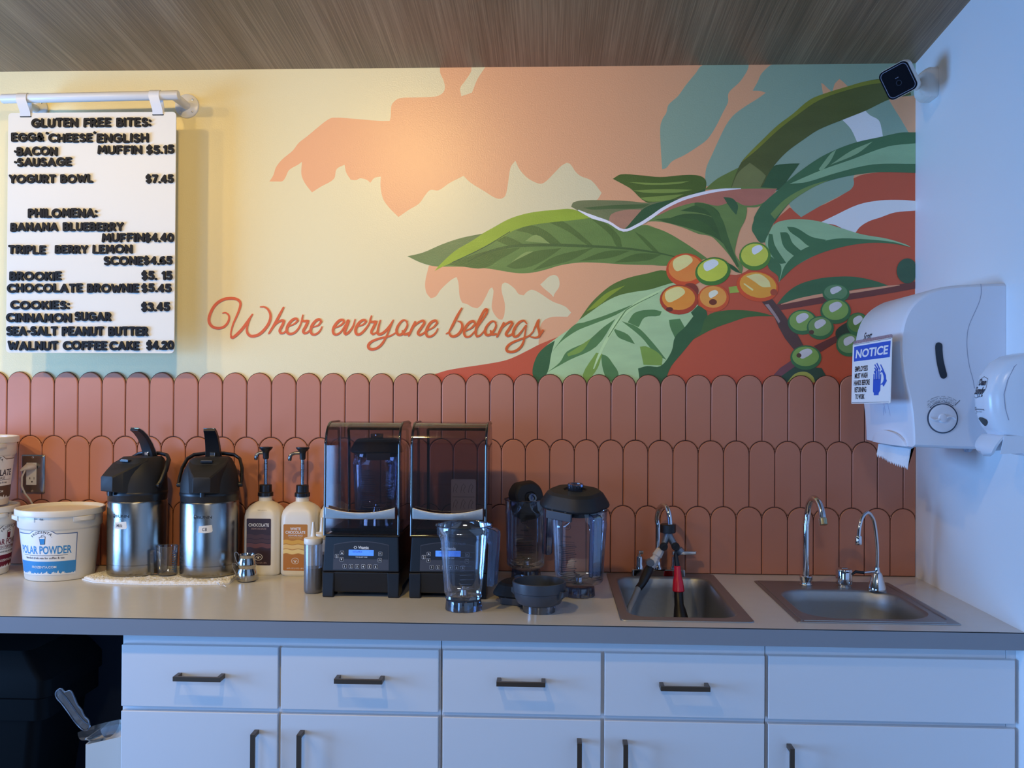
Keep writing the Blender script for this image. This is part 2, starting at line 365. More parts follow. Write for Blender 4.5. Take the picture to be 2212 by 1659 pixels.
paint(2, [(1165, 10), (1120, 60), (1085, 100), (1065, 145), (1030, 208), (1080, 210), (1120, 222), (1060, 265), (980, 315), (900, 375), (850, 440), (800, 540), (750, 650), (715, 730), (705, 800), (706, 860), (900, 870), (1250, 900), (1290, 1005), (1360, 1072), (1500, 990), (1690, 890), (1720, 850), (1725, 785), (1900, 700), (2100, 495), (2095, 490), (2040, 400), (1995, 330), (1960, 270), (2010, 250), (2170, 245), (2170, 10)], TEAL, 1)
paint(2, [(1960, 266), (1995, 330), (2040, 400), (2098, 500), (2170, 500), (2170, 240)], PEACH, 1, sm=False)
paint(2, [(1497, 155), (1510, 230), (1570, 215), (1540, 190), (1515, 165)], PEACH, 1, sm=False)
paint(2, [(1575, 210), (1590, 160), (1622, 127), (1650, 150), (1685, 185), (1640, 215)], PEACH, 1, sm=False)
paint(2, [(1640, 405), (1700, 470), (1745, 565), (1920, 530), (1910, 470), (1890, 410), (1830, 375), (1795, 340), (1720, 365)], (244, 244, 240), 1)
paint('p', [(1765, 484), (1800, 467), (1854, 442), (1901, 433), (1949, 432), (1990, 434), (1990, 455), (1933, 459), (1901, 470), (1877, 478), (1858, 490), (1847, 504), (1828, 498), (1800, 485)], (244, 244, 240), 1)
# leaves
paint(3, [(75, 640), (200, 610), (350, 545), (500, 495), (670, 460), (760, 410), (880, 345), (1000, 305), (1120, 283), (1240, 275), (1390, 268), (1550, 320), (1800, 420), (1960, 390), (2060, 410), (4, 0, 100), (4, 140, 150), (4, 280, 230), (4, 400, 310), (4, 470, 362), (4, 380, 385), (4, 150, 420), (4, 0, 414), (2140, 711), (2000, 710), (1800, 705), (1600, 692), (1450, 690), (1300, 710), (1180, 745), (1070, 770), (960, 775), (850, 760), (730, 740), (560, 725), (430, 722), (300, 720), (180, 690)], (78, 108, 62))
for P in ([(1540, 345), (1640, 370), (1760, 480), (1785, 570), (1740, 560), (1690, 470)], [(1880, 440), (1960, 490), (2080, 610), (2030, 600)], [(1200, 370), (1290, 355), (1400, 420), (1560, 560), (1500, 545), (1350, 440)], [(935, 435), (1060, 395), (1180, 440), (1300, 540), (1230, 555), (1150, 520), (1050, 460)], [(770, 510), (830, 480), (900, 495), (1000, 545), (900, 560)],
          [(380, 705), (700, 600), (980, 570), (820, 660), (680, 735), (500, 720)], [(860, 720), (1050, 610), (1300, 575), (1180, 660), (1060, 720), (930, 740)], [(1070, 755), (1250, 640), (1560, 570), (1380, 670), (1200, 720)], [(1440, 680), (1650, 600), (1850, 595), (1700, 650)], [(1720, 690), (1900, 620), (2100, 625), (2000, 670), (1850, 685)]):
    paint(3, P, (58, 84, 44), 1.9)
stroke(3, [(560, 680), (700, 610), (900, 562), (1150, 550), (1400, 555), (1780, 575), (2050, 610), (2212, 645)], [10, 16, 22, 24, 22, 18, 14, 8], (50, 75, 42), 2)
for P in ([(1010, 520), (1100, 470), (1210, 540)], [(900, 690), (1010, 610), (1080, 600)]): paint(3, P, (104, 130, 84), 1.7)
paint(3, [(75, 640), (200, 610), (350, 545), (500, 495), (670, 460), (600, 510), (450, 600), (340, 700), (300, 720), (180, 690)], (90, 108, 60), 1.4)
paint(3, [(290, 757), (340, 700), (450, 600), (600, 510), (680, 455), (780, 400), (880, 345), (1000, 305), (1120, 283), (1240, 272), (1390, 266), (1530, 335), (1400, 352), (1200, 372), (1050, 395), (930, 430), (830, 490), (700, 560), (560, 630), (430, 690), (350, 725)], (122, 142, 38), 1.5)
stroke(3, [(430, 690), (560, 630), (700, 560), (890, 445)], 7, (52, 76, 40), 1.5)
# lower big leaf
paint(5, [(1215, 95), (1050, 120), (900, 155), (780, 205), (680, 280), (600, 360), (540, 440), (470, 535), (340, 630), (220, 720), (150, 800), (115, 940), (165, 1040), (300, 1040), (1000, 1040), (1175, 1020), (1260, 880), (1350, 770), (1450, 650), (1540, 560), (1550, 430), (1480, 380), (1290, 190)], (126, 158, 132), 1.9)
paint(5, [(115, 940), (150, 800), (220, 720), (300, 670), (270, 780), (240, 930), (165, 1030)], (40, 75, 50), 1.9)
for P in ([(240, 930), (420, 830), (640, 720), (800, 490), (700, 560), (560, 680), (400, 760), (340, 850)], [(280, 760), (400, 600), (470, 535), (540, 520), (720, 460), (950, 370), (800, 460), (600, 540), (480, 590), (350, 680)], [(680, 780), (730, 800), (770, 850), (825, 950), (780, 1020), (720, 970), (690, 880)], [(780, 570), (900, 620), (960, 700), (880, 670), (820, 640)],
          [(850, 510), (980, 560), (1100, 680), (1220, 830), (1130, 780), (1010, 640)], [(1240, 500), (1330, 490), (1390, 600), (1290, 650), (1250, 560)], [(900, 520), (960, 440), (1100, 415), (1180, 430), (1160, 465), (1040, 480), (990, 560)]):
    paint(5, P, (62, 100, 66), 1.9)
for P in ([(1000, 720), (1060, 720), (1180, 800), (1180, 875), (1030, 870)], [(640, 770), (690, 780), (650, 900), (560, 1020), (530, 950)], [(400, 780), (480, 730), (600, 650), (520, 760), (410, 800)]): paint(5, P, (92, 124, 62), 1.9)
paint(5, [(1215, 95), (1050, 120), (900, 155), (780, 205), (680, 280), (600, 360), (540, 440), (500, 500), (600, 430), (700, 360), (820, 300), (950, 270), (1080, 250), (1230, 205), (1290, 190)], (62, 88, 40), 1.9)
paint(5, [(560, 430), (640, 350), (740, 270), (880, 215), (760, 300), (650, 390)], (104, 128, 46), 1.7)
paint(5, [(1480, 380), (1550, 430), (1540, 560), (1450, 650), (1350, 770), (1260, 880), (1175, 1030), (1005, 1040), (985, 900), (1060, 880), (1170, 880), (1260, 760), (1290, 640), (1370, 560), (1440, 470), (1420, 440)], (40, 72, 48), 2)
stroke(5, [(1200, 240), (1000, 350), (850, 470), (740, 640), (660, 800), (620, 900)], [10, 26, 30, 26, 20, 10], (138, 170, 140), 1.9)
stroke(5, [(1150, 280), (900, 410), (850, 470), (740, 640)], [4, 8, 10, 6], (70, 104, 72), 1.9)
paint(5, [(1440, 660), (1500, 600), (1550, 470), (1680, 425), (1850, 420), (2000, 440), (2110, 470), (1900, 475), (1750, 520), (1600, 575)], (48, 76, 42), 2.1)
# upper leaves
paint(2, [(75, 810), (130, 780), (250, 785), (400, 798), (550, 785), (640, 785), (690, 800), (712, 830), (708, 885), (600, 920), (480, 955), (400, 970), (300, 968), (200, 880), (150, 850)], (56, 78, 36), 1.9)
for P in ([(180, 832), (400, 838), (600, 825), (520, 845), (300, 850)], [(210, 890), (420, 880), (620, 885), (500, 905), (300, 905)], [(260, 940), (430, 925), (560, 915), (460, 955), (320, 965)]): paint(2, P, (92, 116, 62), 1.9)
paint(2, [(700, 885), (780, 815), (860, 770), (935, 733), (915, 800), (885, 875)], (72, 92, 50), 2.1)
paint(2, [(1060, 880), (1110, 800), (1170, 725), (1260, 708), (1350, 705), (1280, 800), (1210, 885)], (38, 66, 46), 2.2)
paint(2, [(880, 875), (905, 800), (950, 700), (1000, 640), (1100, 540), (1200, 445), (1300, 370), (1420, 270), (1530, 225), (1660, 185), (1800, 145), (1935, 128), (2090, 170), (2110, 240), (1970, 265), (1800, 345), (1650, 405), (1480, 475), (1380, 540), (1270, 620), (1200, 690), (1140, 770), (1070, 880)], (58, 68, 38), 2.1)
paint(2, [(950, 700), (1000, 640), (1100, 540), (1200, 445), (1300, 370), (1420, 270), (1530, 225), (1660, 185), (1800, 145), (1935, 128), (1935, 152), (1800, 172), (1640, 215), (1480, 275), (1340, 370), (1200, 480), (1060, 610)], (88, 98, 40), 2.1)
paint(2, [(885, 872), (930, 770), (1010, 700), (1090, 760), (1120, 790), (1080, 872)], (82, 92, 62), 2.1)
paint('p', [(1391, 486), (1400, 479), (1433, 480), (1476, 492), (1508, 505), (1536, 511), (1552, 525), (1574, 550), (1590, 574), (1602, 592), (1604, 575), (1588, 549), (1590, 528), (1598, 498), (1609, 476), (1613, 460), (1613, 448), (1642, 445), (1678, 407), (1600, 404), (1520, 414), (1450, 440)], (76, 102, 62), 2.0)
for P in ([('p', 1430, 478), ('p', 1480, 462), ('p', 1540, 470), ('p', 1565, 500), ('p', 1590, 560), ('p', 1555, 520), ('p', 1510, 498), ('p', 1470, 488)], [('p', 1560, 428), ('p', 1590, 440), ('p', 1592, 462), ('p', 1580, 450)], [('p', 1470, 455), ('p', 1520, 440), ('p', 1550, 455), ('p', 1560, 478), ('p', 1520, 462)]): paint('p', P, (44, 70, 42), 2.0)
paint(8, [(490, 288), (640, 282), (760, 305), (830, 365), (815, 382), (680, 338), (560, 304)], (46, 74, 42), 2.0)
stroke(8, [(720, 205), (790, 228), (845, 300), (880, 400), (948, 545)], [18, 34, 44, 40, 14], (50, 78, 46), 2.0)
paint(8, [(480, 277), (560, 228), (640, 187), (740, 157), (850, 132), (960, 122), (1165, 121), (1120, 175), (1070, 206), (985, 213), (930, 190), (840, 215), (730, 196), (600, 228), (520, 264)], (126, 84, 80), 2.1)
paint(8, [(870, 168), (920, 175), (950, 215), (940, 265), (910, 230)], (42, 72, 52), 2.1)
paint(8, [(35, 220), (48, 196), (110, 185), (250, 185), (360, 190), (440, 198), (540, 190), (620, 178), (540, 230), (470, 280), (400, 322), (322, 352), (240, 306), (150, 276), (75, 242)], (82, 94, 72), 1.9)
paint(8, [(100, 226), (260, 212), (470, 205), (420, 228), (250, 232), (150, 236)], (54, 78, 50), 1.9)
paint(8, [(255, 262), (330, 238), (420, 235), (400, 280), (320, 345), (240, 303)], (128, 100, 92), 1.9)
paint(8, [(330, 345), (380, 285), (440, 225), (520, 196), (640, 172), (770, 122), (770, 140), (640, 182), (540, 232), (470, 282), (400, 322)], (36, 68, 48), 1.9)
stroke(8, [(75, 240), (150, 275), (240, 305), (322, 350), (400, 322), (470, 280), (540, 231), (640, 181), (740, 151), (850, 129), (965, 121)], [6, 20, 14, 14, 16, 18, 16, 17, 17, 15, 4], (208, 202, 203), 1.6)
# right-hand leaves
paint(2, [(2170, 493), (2040, 495), (1900, 525), (1740, 560), (1600, 610), (1480, 670), (1350, 760), (1250, 840), (1200, 890), (1130, 950), (1080, 1000), (1040, 1070), (4, 840, 60), (4, 825, 130), (4, 850, 180), (4, 890, 235), (4, 930, 235), (4, 960, 160), (4, 1000, 80), (1190, 1090), (1250, 1010), (1330, 930), (1450, 860), (1600, 810), (1750, 780), (1900, 765), (2170, 770)], (44, 76, 56), 2.4)
paint(2, [(2170, 568), (1950, 590), (1700, 680), (1500, 750), (1280, 845), (1400, 832), (1600, 770), (1850, 712), (2170, 708)], (92, 124, 108), 2.4)
paint(2, [(1480, 745), (1560, 640), (1600, 610), (1560, 690), (1500, 760)], (88, 118, 100), 2.4)
paint(2, [(1560, 715), (1700, 620), (1850, 555), (1740, 640)], (88, 118, 100), 2.4)
paint(2, [(1150, 1050), (1250, 950), (1400, 865), (1560, 815), (1420, 880), (1280, 975), (1180, 1085)], (74, 98, 60), 2.4)
paint(4, [(1005, 90), (1080, 60), (1200, 50), (1350, 65), (1500, 110), (1700, 170), (1900, 205), (2050, 250), (2092, 272), (1950, 245), (1750, 240), (1550, 270), (1350, 330), (1180, 420), (1080, 500), (1040, 555), (1035, 500), (960, 440), (970, 330), (932, 240), (960, 165)], (98, 130, 112), 2.4)
for P in ([(2092, 274), (1950, 232), (1700, 208), (1500, 205), (1350, 240), (1200, 310), (1090, 420), (1045, 545), (1180, 420), (1350, 330), (1550, 270), (1750, 240), (1950, 245)], [(1105, 110), (1180, 120), (1300, 190), (1420, 215), (1300, 270), (1200, 200), (1130, 150)], [(1050, 155), (1110, 160), (1150, 240), (1240, 320), (1170, 350), (1080, 270)], [(960, 165), (990, 170), (1010, 260), (1100, 400), (1040, 400), (960, 290)], [(935, 320), (1010, 370), (1060, 430), (1042, 552), (1030, 500), (960, 440)]):
    paint(4, P, (46, 80, 58), 2.3)
paint(4, [(1020, 735), (1100, 640), (1200, 570), (1350, 525), (1500, 508), (1650, 510), (1800, 540), (1930, 585), (1700, 600), (1500, 640), (1250, 670), (1100, 712)], (42, 74, 54), 2.3)
# branches
stroke(4, [(1030, 752), (1200, 722), (1390, 688), (1600, 660), (1900, 615), (2145, 575)], [50, 58, 62, 62, 56, 56], (74, 42, 42), 2.2)
stroke(4, [(1060, 728), (1200, 692), (1390, 655), (1600, 632), (1900, 588), (2000, 575)], [6, 24, 26, 22, 16, 6], (160, 118, 104), 2.0)
paint(4, [(900, 700), (990, 688), (1060, 780), (1110, 850), (1180, 950), (1238, 1060), (1160, 1088), (1090, 1000), (1040, 910), (1005, 830)], (58, 44, 46), 2.2, sm=False)
paint(4, [(930, 730), (960, 725), (1050, 860), (1040, 880), (1000, 820)], (110, 100, 112), 2.2)
paint(4, [(1320, 1060), (1500, 975), (1515, 1020), (1365, 1112)], (70, 40, 42), 2.2, sm=False)
paint(4, [(1000, 1290), (1050, 1235), (1135, 1178), (1195, 1235), (1080, 1320)], (78, 50, 62), 2.2, sm=False)
paint(4, [(1060, 1300), (1180, 1215), (1380, 1235), (1425, 1310), (1340, 1350), (1250, 1330), (1100, 1350)], (34, 54, 48), 2.2, sm=False)
paint(4, [(1110, 1345), (1170, 1280), (1250, 1265), (1310, 1300), (1330, 1350)], (112, 120, 62), 2.2)
paint(4, [(1500, 1000), (1500, 930), (1600, 860), (1640, 1000), (1560, 1040)], (34, 46, 40), 2.2)
paint(4, [(640, 590), (720, 580), (725, 632), (650, 640)], (112, 132, 62), 2.1)
paint(4, [(630, 395), (690, 430), (740, 480), (700, 470), (655, 440)], (34, 66, 40), 2.1)
# berries
def berry(cx, cy, rx, ry, dark, midc, hi, hx, hy, hr, g, rot=0.0):
    blob(4, cx, cy, rx, ry, dark, g, rot); blob(4, cx-.02*rx, cy-.1*ry, rx*.86, ry*.8, midc, g, rot)
    paint(4, [(cx+hx*rx+hr*rx*a, cy+hy*ry+hr*ry*b) for a, b in ((-1, -.2), (-.3, -.85), (.5, -1), (1, -.4), (.6, .2), (.1, .6), (-.7, .9))], hi, min(g, 1.5), corner=100)
OD, OM, OH = (150, 62, 34), (200, 110, 46), (222, 188, 112)
berry(300, 455, 157, 133, OD, (196, 102, 52), OH, -.15, -.4, .5, 2.0)
blob(4, 335, 620, 66, 62, (96, 44, 36), 2.0)
berry(245, 690, 153, 120, (126, 50, 34), OM, OH, -.2, -.3, .52, 2.0)
blob(4, 170, 768, 28, 18, (74, 34, 30), 2.0)
berry(520, 680, 124, 108, (150, 66, 38), (204, 118, 60), (230, 206, 160), 0, -.3, .3, 2.0)
blob(4, 516, 710, 31, 24, (82, 40, 26), 2.0)
berry(515, 466, 142, 112, (50, 92, 40), (140, 156, 62), (196, 204, 186), -.1, -.42, .42, 2.0, -.2)
berry(850, 346, 126, 112, (62, 100, 44), (140, 154, 66), (200, 206, 192), .15, -.45, .34, 2.1, -.1)
blob(4, 870, 585, 168, 120, OD, 2.1, .2); blob(4, 875, 575, 148, 100, (200, 118, 46), 2.1, .2)
paint(4, [(780, 505), (880, 485), (960, 540), (975, 590), (910, 590), (850, 550)], (216, 182, 112), 1.5)
stroke(4, [(765, 565), (830, 612)], [10, 14], (220, 180, 110), 1.5); blob(4, 1000, 632, 28, 26, (120, 56, 40), 2.1)
GD, GM, GH = (40, 78, 54), (86, 118, 66), (176, 172, 160)
for cx, cy, rx, ry, mc in ((1495, 640, 108, 76, (64, 98, 76)), (1670, 885, 90, 92, (62, 92, 50)), (1600, 1050, 104, 94, (76, 106, 72)), (1228, 870, 118, 100, GM), (1492, 782, 122, 102, GM), (1370, 915, 108, 94, (78, 108, 70)), (1255, 1152, 124, 98, GM)):
    berry(cx, cy, rx, ry, GD, mc, GH, 0, -.3, .42, 2.3)
for cx, cy in ((1300, 950), (1200, 1135)): blob(4, cx, cy, 20, 18, (60, 44, 40), 2.3)
blob(4, 2062, 462, 84, 100, (36, 62, 52), 2.4)
# the painted words
OR = (226, 104, 42)
def words(c, lst, wd):
    for P in lst:
        n = len(P); W = [wd*(.34+.66*math.sin(PI*(i+.6)/(n+.2))) for i in range(n)]
        stroke(c, P, W, OR, 1.0)
words(6, [[(285, 312), (320, 308), (355, 335), (360, 385), (335, 440), (290, 480), (220, 492), (150, 465), (120, 400), (140, 310), (200, 210), (290, 150), (390, 135), (460, 150), (495, 190), (485, 260), (450, 350), (410, 440), (385, 530), (380, 600)],
          [(380, 560), (388, 605), (405, 605), (450, 570), (510, 510), (570, 430), (610, 370), (638, 328)], [(630, 335), (590, 430), (572, 500), (580, 550), (610, 582), (650, 588), (720, 565), (790, 500), (840, 420), (855, 340), (830, 275), (785, 240), (735, 238)]], 36)
words(6, [[(1010, 245), (960, 340), (900, 450), (835, 555)], [(870, 500), (920, 440), (985, 400), (1015, 405), (1000, 450), (965, 520), (975, 553), (1010, 550), (1055, 505)], [(1070, 472), (1140, 440), (1182, 400), (1160, 378), (1115, 395), (1065, 455), (1048, 520), (1070, 557), (1115, 558), (1165, 525), (1210, 455), (1242, 340)],
          [(1242, 335), (1232, 390), (1250, 408), (1305, 405), (1275, 470), (1245, 530), (1262, 556), (1300, 540), (1345, 490)], [(1345, 482), (1420, 460), (1462, 412), (1440, 388), (1400, 400), (1350, 460), (1335, 520), (1350, 562), (1390, 567), (1440, 530), (1470, 475)],
          [(1612, 490), (1680, 465), (1730, 420), (1720, 395), (1680, 400), (1630, 450), (1602, 510), (1612, 560), (1650, 567), (1700, 530), (1745, 455)], [(1745, 470), (1775, 398), (1790, 402), (1760, 480), (1738, 540), (1752, 566), (1790, 540), (1840, 470), (1865, 388)],
          [(1885, 475), (1960, 450), (1998, 410), (1970, 393), (1920, 420), (1880, 480), (1870, 532), (1890, 567), (1930, 560), (1990, 500), (2035, 430), (2060, 345)], [(2060, 348), (2045, 400), (2062, 418), (2118, 412), (2085, 480), (2058, 540), (2078, 568), (2120, 540)]], 34)
words(7, [[(200, 348), (180, 420), (168, 480), (195, 493), (250, 460), (300, 400), (335, 345)], [(335, 345), (290, 450), (250, 540), (200, 610), (140, 645), (85, 640), (78, 600), (120, 562), (210, 530), (300, 510), (375, 465)],
          [(480, 358), (440, 345), (400, 380), (370, 440), (378, 487), (410, 497), (455, 450), (482, 390), (465, 350)], [(430, 455), (442, 487), (470, 490), (512, 468)], [(562, 362), (530, 430), (495, 507)], [(520, 440), (580, 380), (640, 350), (658, 370), (620, 430), (590, 480), (610, 502), (650, 480), (695, 430)],
          [(690, 452), (750, 420), (792, 372), (775, 350), (730, 365), (690, 420), (675, 470), (690, 512), (730, 512), (775, 475), (797, 432)], [(1045, 222), (1000, 300), (950, 400), (915, 465)], [(885, 487), (915, 470), (928, 502), (960, 515), (1010, 490), (1045, 440), (1050, 390), (1030, 362), (1005, 355)],
          [(1085, 457), (1140, 430), (1187, 382), (1165, 355), (1120, 375), (1080, 430), (1070, 480), (1090, 517), (1130, 512), (1180, 460)], [(1180, 462), (1240, 370), (1300, 280), (1312, 235), (1290, 235), (1250, 300), (1205, 400), (1190, 480), (1205, 517), (1240, 500), (1290, 440)],
          [(1402, 370), (1365, 355), (1320, 390), (1290, 445), (1297, 492), (1330, 500), (1375, 460), (1402, 400), (1388, 360)], [(1345, 455), (1362, 492), (1402, 488)], [(1482, 372), (1450, 440), (1412, 517)], [(1440, 450), (1500, 390), (1555, 360), (1572, 377), (1535, 440), (1505, 490), (1525, 512), (1565, 490), (1605, 435)],
          [(1722, 382), (1690, 350), (1640, 370), (1590, 440), (1582, 502), (1610, 517), (1660, 470), (1710, 400)], [(1718, 400), (1700, 500), (1690, 560), (1660, 620), (1600, 667), (1530, 672), (1510, 640), (1550, 590), (1650, 545), (1740, 510), (1795, 455)], [(1790, 452), (1820, 390), (1845, 338), (1835, 400), (1850, 460), (1850, 510), (1810, 527), (1760, 517)], [(1850, 510), (1888, 452)]], 29)
mo = lab(mural.build('mural', MC, wall_back, smooth=0), 'painted coffee branch with berries and orange script words')

# ------------------------------------------------------------------ scallop tiles
SEAMS = [14.7, 65.3, 116.7, 168.1, 219.7, 270.9, 322.8, 374.9, 427.8, 480.3, 532.9, 586.3, 639, 692.4, 745.3, 797.5, 849.4, 902, 953.7, 1005.8, 1058, 1109.4, 1161.8, 1214.7, 1267.6, 1320, 1373.4, 1427.1, 1481.5, 1536, 1591.3, 1646.8, 1702.5, 1758.2, 1813.9, 1868.4]
sx = [aty(u, 880, 0).x for u in SEAMS]; P0 = sx[1]-sx[0]; P1 = sx[-1]-sx[-5]; P1 /= 4
sx = [sx[0]-P0*k for k in range(6, 0, -1)]+sx+[sx[-1]+P1*k for k in range(1, 5)]
ROWS = [.5925, .3963, .2003, 0.0]
TILE = mat('terracotta_matte_tile', (195, 131, 105), .42, bump=(14, .08), var=((186, 121, 96), 5))
GROUT = mat('dark_grout', (70, 46, 38), .8)
t = MB(); G = .0011
for r in range(3):
    edges = sx if r != 1 else [(a+c)/2 for a, c in zip(sx, sx[1:])]
    zt, zb = ROWS[r], ROWS[r+1]
    for x0, x1 in zip(edges, edges[1:]):
        if x0 > XR-.004: continue
        hp = (x1-x0)/2; cx = (x0+x1)/2
        def ring(g, y):
            P = []; rr = hp-g
            for k in range(13): a = PI*k/12; P.append((cx+rr*math.cos(a), zt-hp+rr*math.sin(a)))
            if r == 2: P += [(x0+g, zb+g), (x1-g, zb+g)]
            else:
                q = hp+g
                for k in range(7): a = PI/2*(1-k/6); P.append((x0+q*math.cos(a), zb-hp+q*math.sin(a))) if k else P.append((x0+g, zb+g))
                P = P[:-1] + [(cx, zb-hp+g*3)]
                for k in range(1, 7): a = PI/2+PI/2*(1-k/6); P.append((x1+q*math.cos(a), zb-hp+q*math.sin(a))) if k < 6 else P.append((x1-g, zb+g))
            return [(min(px, XR-.0012), y, max(pz, .001)) for px, pz in P]
        R0, R1, R2 = ring(G, WY-.0005), ring(G, .0018), ring(G+.0022, 0)
        t.loft([R0, R1, R2], 0, False, False)
        tr = tessellate_polygon([[Vector((p[0], p[2], 0)) for p in R2]]); t.add(R2, [list(q) for q in tr], 0)
# grout behind each tile, following the scalloped top
for x0, x1 in zip(sx, sx[1:]):
    hp = (x1-x0)/2+.001; cx = (x0+x1)/2
    if x0 > XR: continue
    P = [(min(cx+hp*math.cos(PI*k/12), XR), ROWS[0]-hp+.001+hp*math.sin(PI*k/12)) for k in range(13)]+[(min(x0, XR), 0), (min(x1, XR), 0)]
    t.plate(P, fy(WY-.0042), 0, 1)
lab(t.build('tile_backsplash', [TILE, GROUT], wall_back, smooth=30), 'three rows of terracotta scallop tiles')
# ------------------------------------------------------------------ worktop, cabinets, sinks
YC = -.6347; TC = .0403
AX0, AX1, AY0, AY1 = .227, .542, -.588, -.012          # square sink: outer rim
AO = (.251, .513, -.55, -.068)                          # its bowl opening
BX0, BX1, BY0, BY1 = .643, 1.022, -.578, -.098
BO = (.677, .984, -.537, -.212)
wt = root('worktop', 'long grey laminate worktop carrying the blenders and both sinks', 'countertop', (0, YC/2, -TC/2))
m = MB(wt.location)
for x0, x1, h in ((-2.5, AO[0], None), (AO[0], AO[1], AO), (AO[1], BO[0], None), (BO[0], BO[1], BO), (BO[1], XR, None)):
    if h is None: m.box(x0, x1, YC, 0, -TC, 0)
    else: m.box(x0, x1, YC, h[2]-.004, -TC, 0).box(x0, x1, h[3]+.004, 0, -TC, 0)
m.build('slab', COUNTER, wt, smooth=0)
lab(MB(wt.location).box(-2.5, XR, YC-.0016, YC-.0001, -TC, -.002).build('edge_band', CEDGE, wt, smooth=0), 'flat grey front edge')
MB(wt.location).box(-2.5, XR, YC-.0017, YC-.0001, -.002, -.0002).build('edge_seam', SEAM, wt, smooth=0)

YD = -.6098
def xat(u, v=1480): return aty(u, v, YD).x
FX = [(xat(262), xat(600)), (xat(607), xat(947)), (xat(957), xat(1298)), (xat(1306), xat(1652)), (xat(1660), xat(2193))]
ZD0, ZD1, ZL1, ZL0 = -.2164, -.0702, -.2277, -.80
def pull(par, cx, cz, L, vert):
    m = MB(par['_o'] if '_o' in par else par.location); yb, yf = YD-.0002, YD-.034; t_ = .0048; w_ = .0055
    if vert:
        m.box(cx-w_, cx+w_, yf, yf+.007, cz-L/2, cz+L/2); [m.box(cx-w_, cx+w_, yf+.004, yb, z-t_, z+t_) for z in (cz-L/2+t_, cz+L/2-t_)]
    else:
        m.box(cx-L/2, cx+L/2, yf, yf+.007, cz-w_, cz+w_); [m.box(x-t_, x+t_, yf+.004, yb, cz-w_, cz+w_) for x in (cx-L/2+t_, cx+L/2-t_)]
    return m
def cabinet(name, label, x0, x1, units):
    c = root(name, label, 'cabinet', ((x0+x1)/2, -.3, -.86), group='base cabinets under the worktop'); o = c.location
    m = MB(o); th = .017; zt = -TC-.0006
    m.box(x0, x0+th, -.59, -.02, -.86, zt).box(x1-th, x1, -.59, -.02, -.86, zt).box(x0+th, x1-th, -.58, -.02, -.86, -.843).box(x0+th, x1-th, -.036, -.02, -.843, zt)
    m.box(x0, x1, -.592, -.575, -.82, zt).box(x0+.002, x1-.002, -.53, -.51, ZFL+.0005, -.86)
    m.build('carcass', LAMIN, c, smooth=0, bevel=.0008)
    for (a, bq, kind) in units:
        m = MB(o).box(a, bq, YD, -.5921, ZD0, ZD1); d = m.build('drawer' if kind != 'blank' else 'front_panel', LAMIN, c, smooth=0, bevel=.0016)
        if kind != 'blank':
            u, vv = {0: (424, 1468), 1: (773, 1473), 2: (1125, 1479), 3: (1481, 1489)}[FX.index((a, bq))]
            p = aty(u, vv, YD-.034); mm = pull({'_o': o}, p.x, p.z, .1135, False)
            lab(mm.build('handle', BRONZE, d, smooth=0, bevel=.0008), 'flat bronze bar pull')
        d2 = MB(o).box(a, bq, YD, -.5921, ZL0, ZL1).build('door', LAMIN, c, smooth=0, bevel=.0016)
        u, vv = {0: (545, 1587), 1: (645, 1588), 2: (1252, 1606), 3: (1352, 1609), 4: (1712, 1618)}[FX.index((a, bq))]
        p = aty(u, vv, YD-.034); L = .135; mm = pull({'_o': o}, p.x, p.z-L/2, L, True)
        lab(mm.build('handle', BRONZE, d2, smooth=0, bevel=.0008), 'flat bronze bar pull')
    return c
mid1 = xat(952); mid2 = xat(1656)
cabinet('base_cabinet', 'white base cabinet with two drawers beside the dark open bay', xat(258), mid1-.0008, [(*FX[0], 'd'), (*FX[1], 'd')])
cabinet('base_cabinet', 'white base cabinet with two drawers under the square sink', mid1+.0008, mid2-.0008, [(*FX[2], 'd'), (*FX[3], 'd')])
cabinet('base_cabinet', 'white sink cabinet with a wide plain panel and no drawer pull', mid2+.0008, XR-.022, [(*FX[4], 'blank')])
struct(MB().box(XR-.0212, XR-.0002, -.595, -.56, ZFL+.0005, -TC-.0006).build('trim_1', LAMIN, smooth=0))

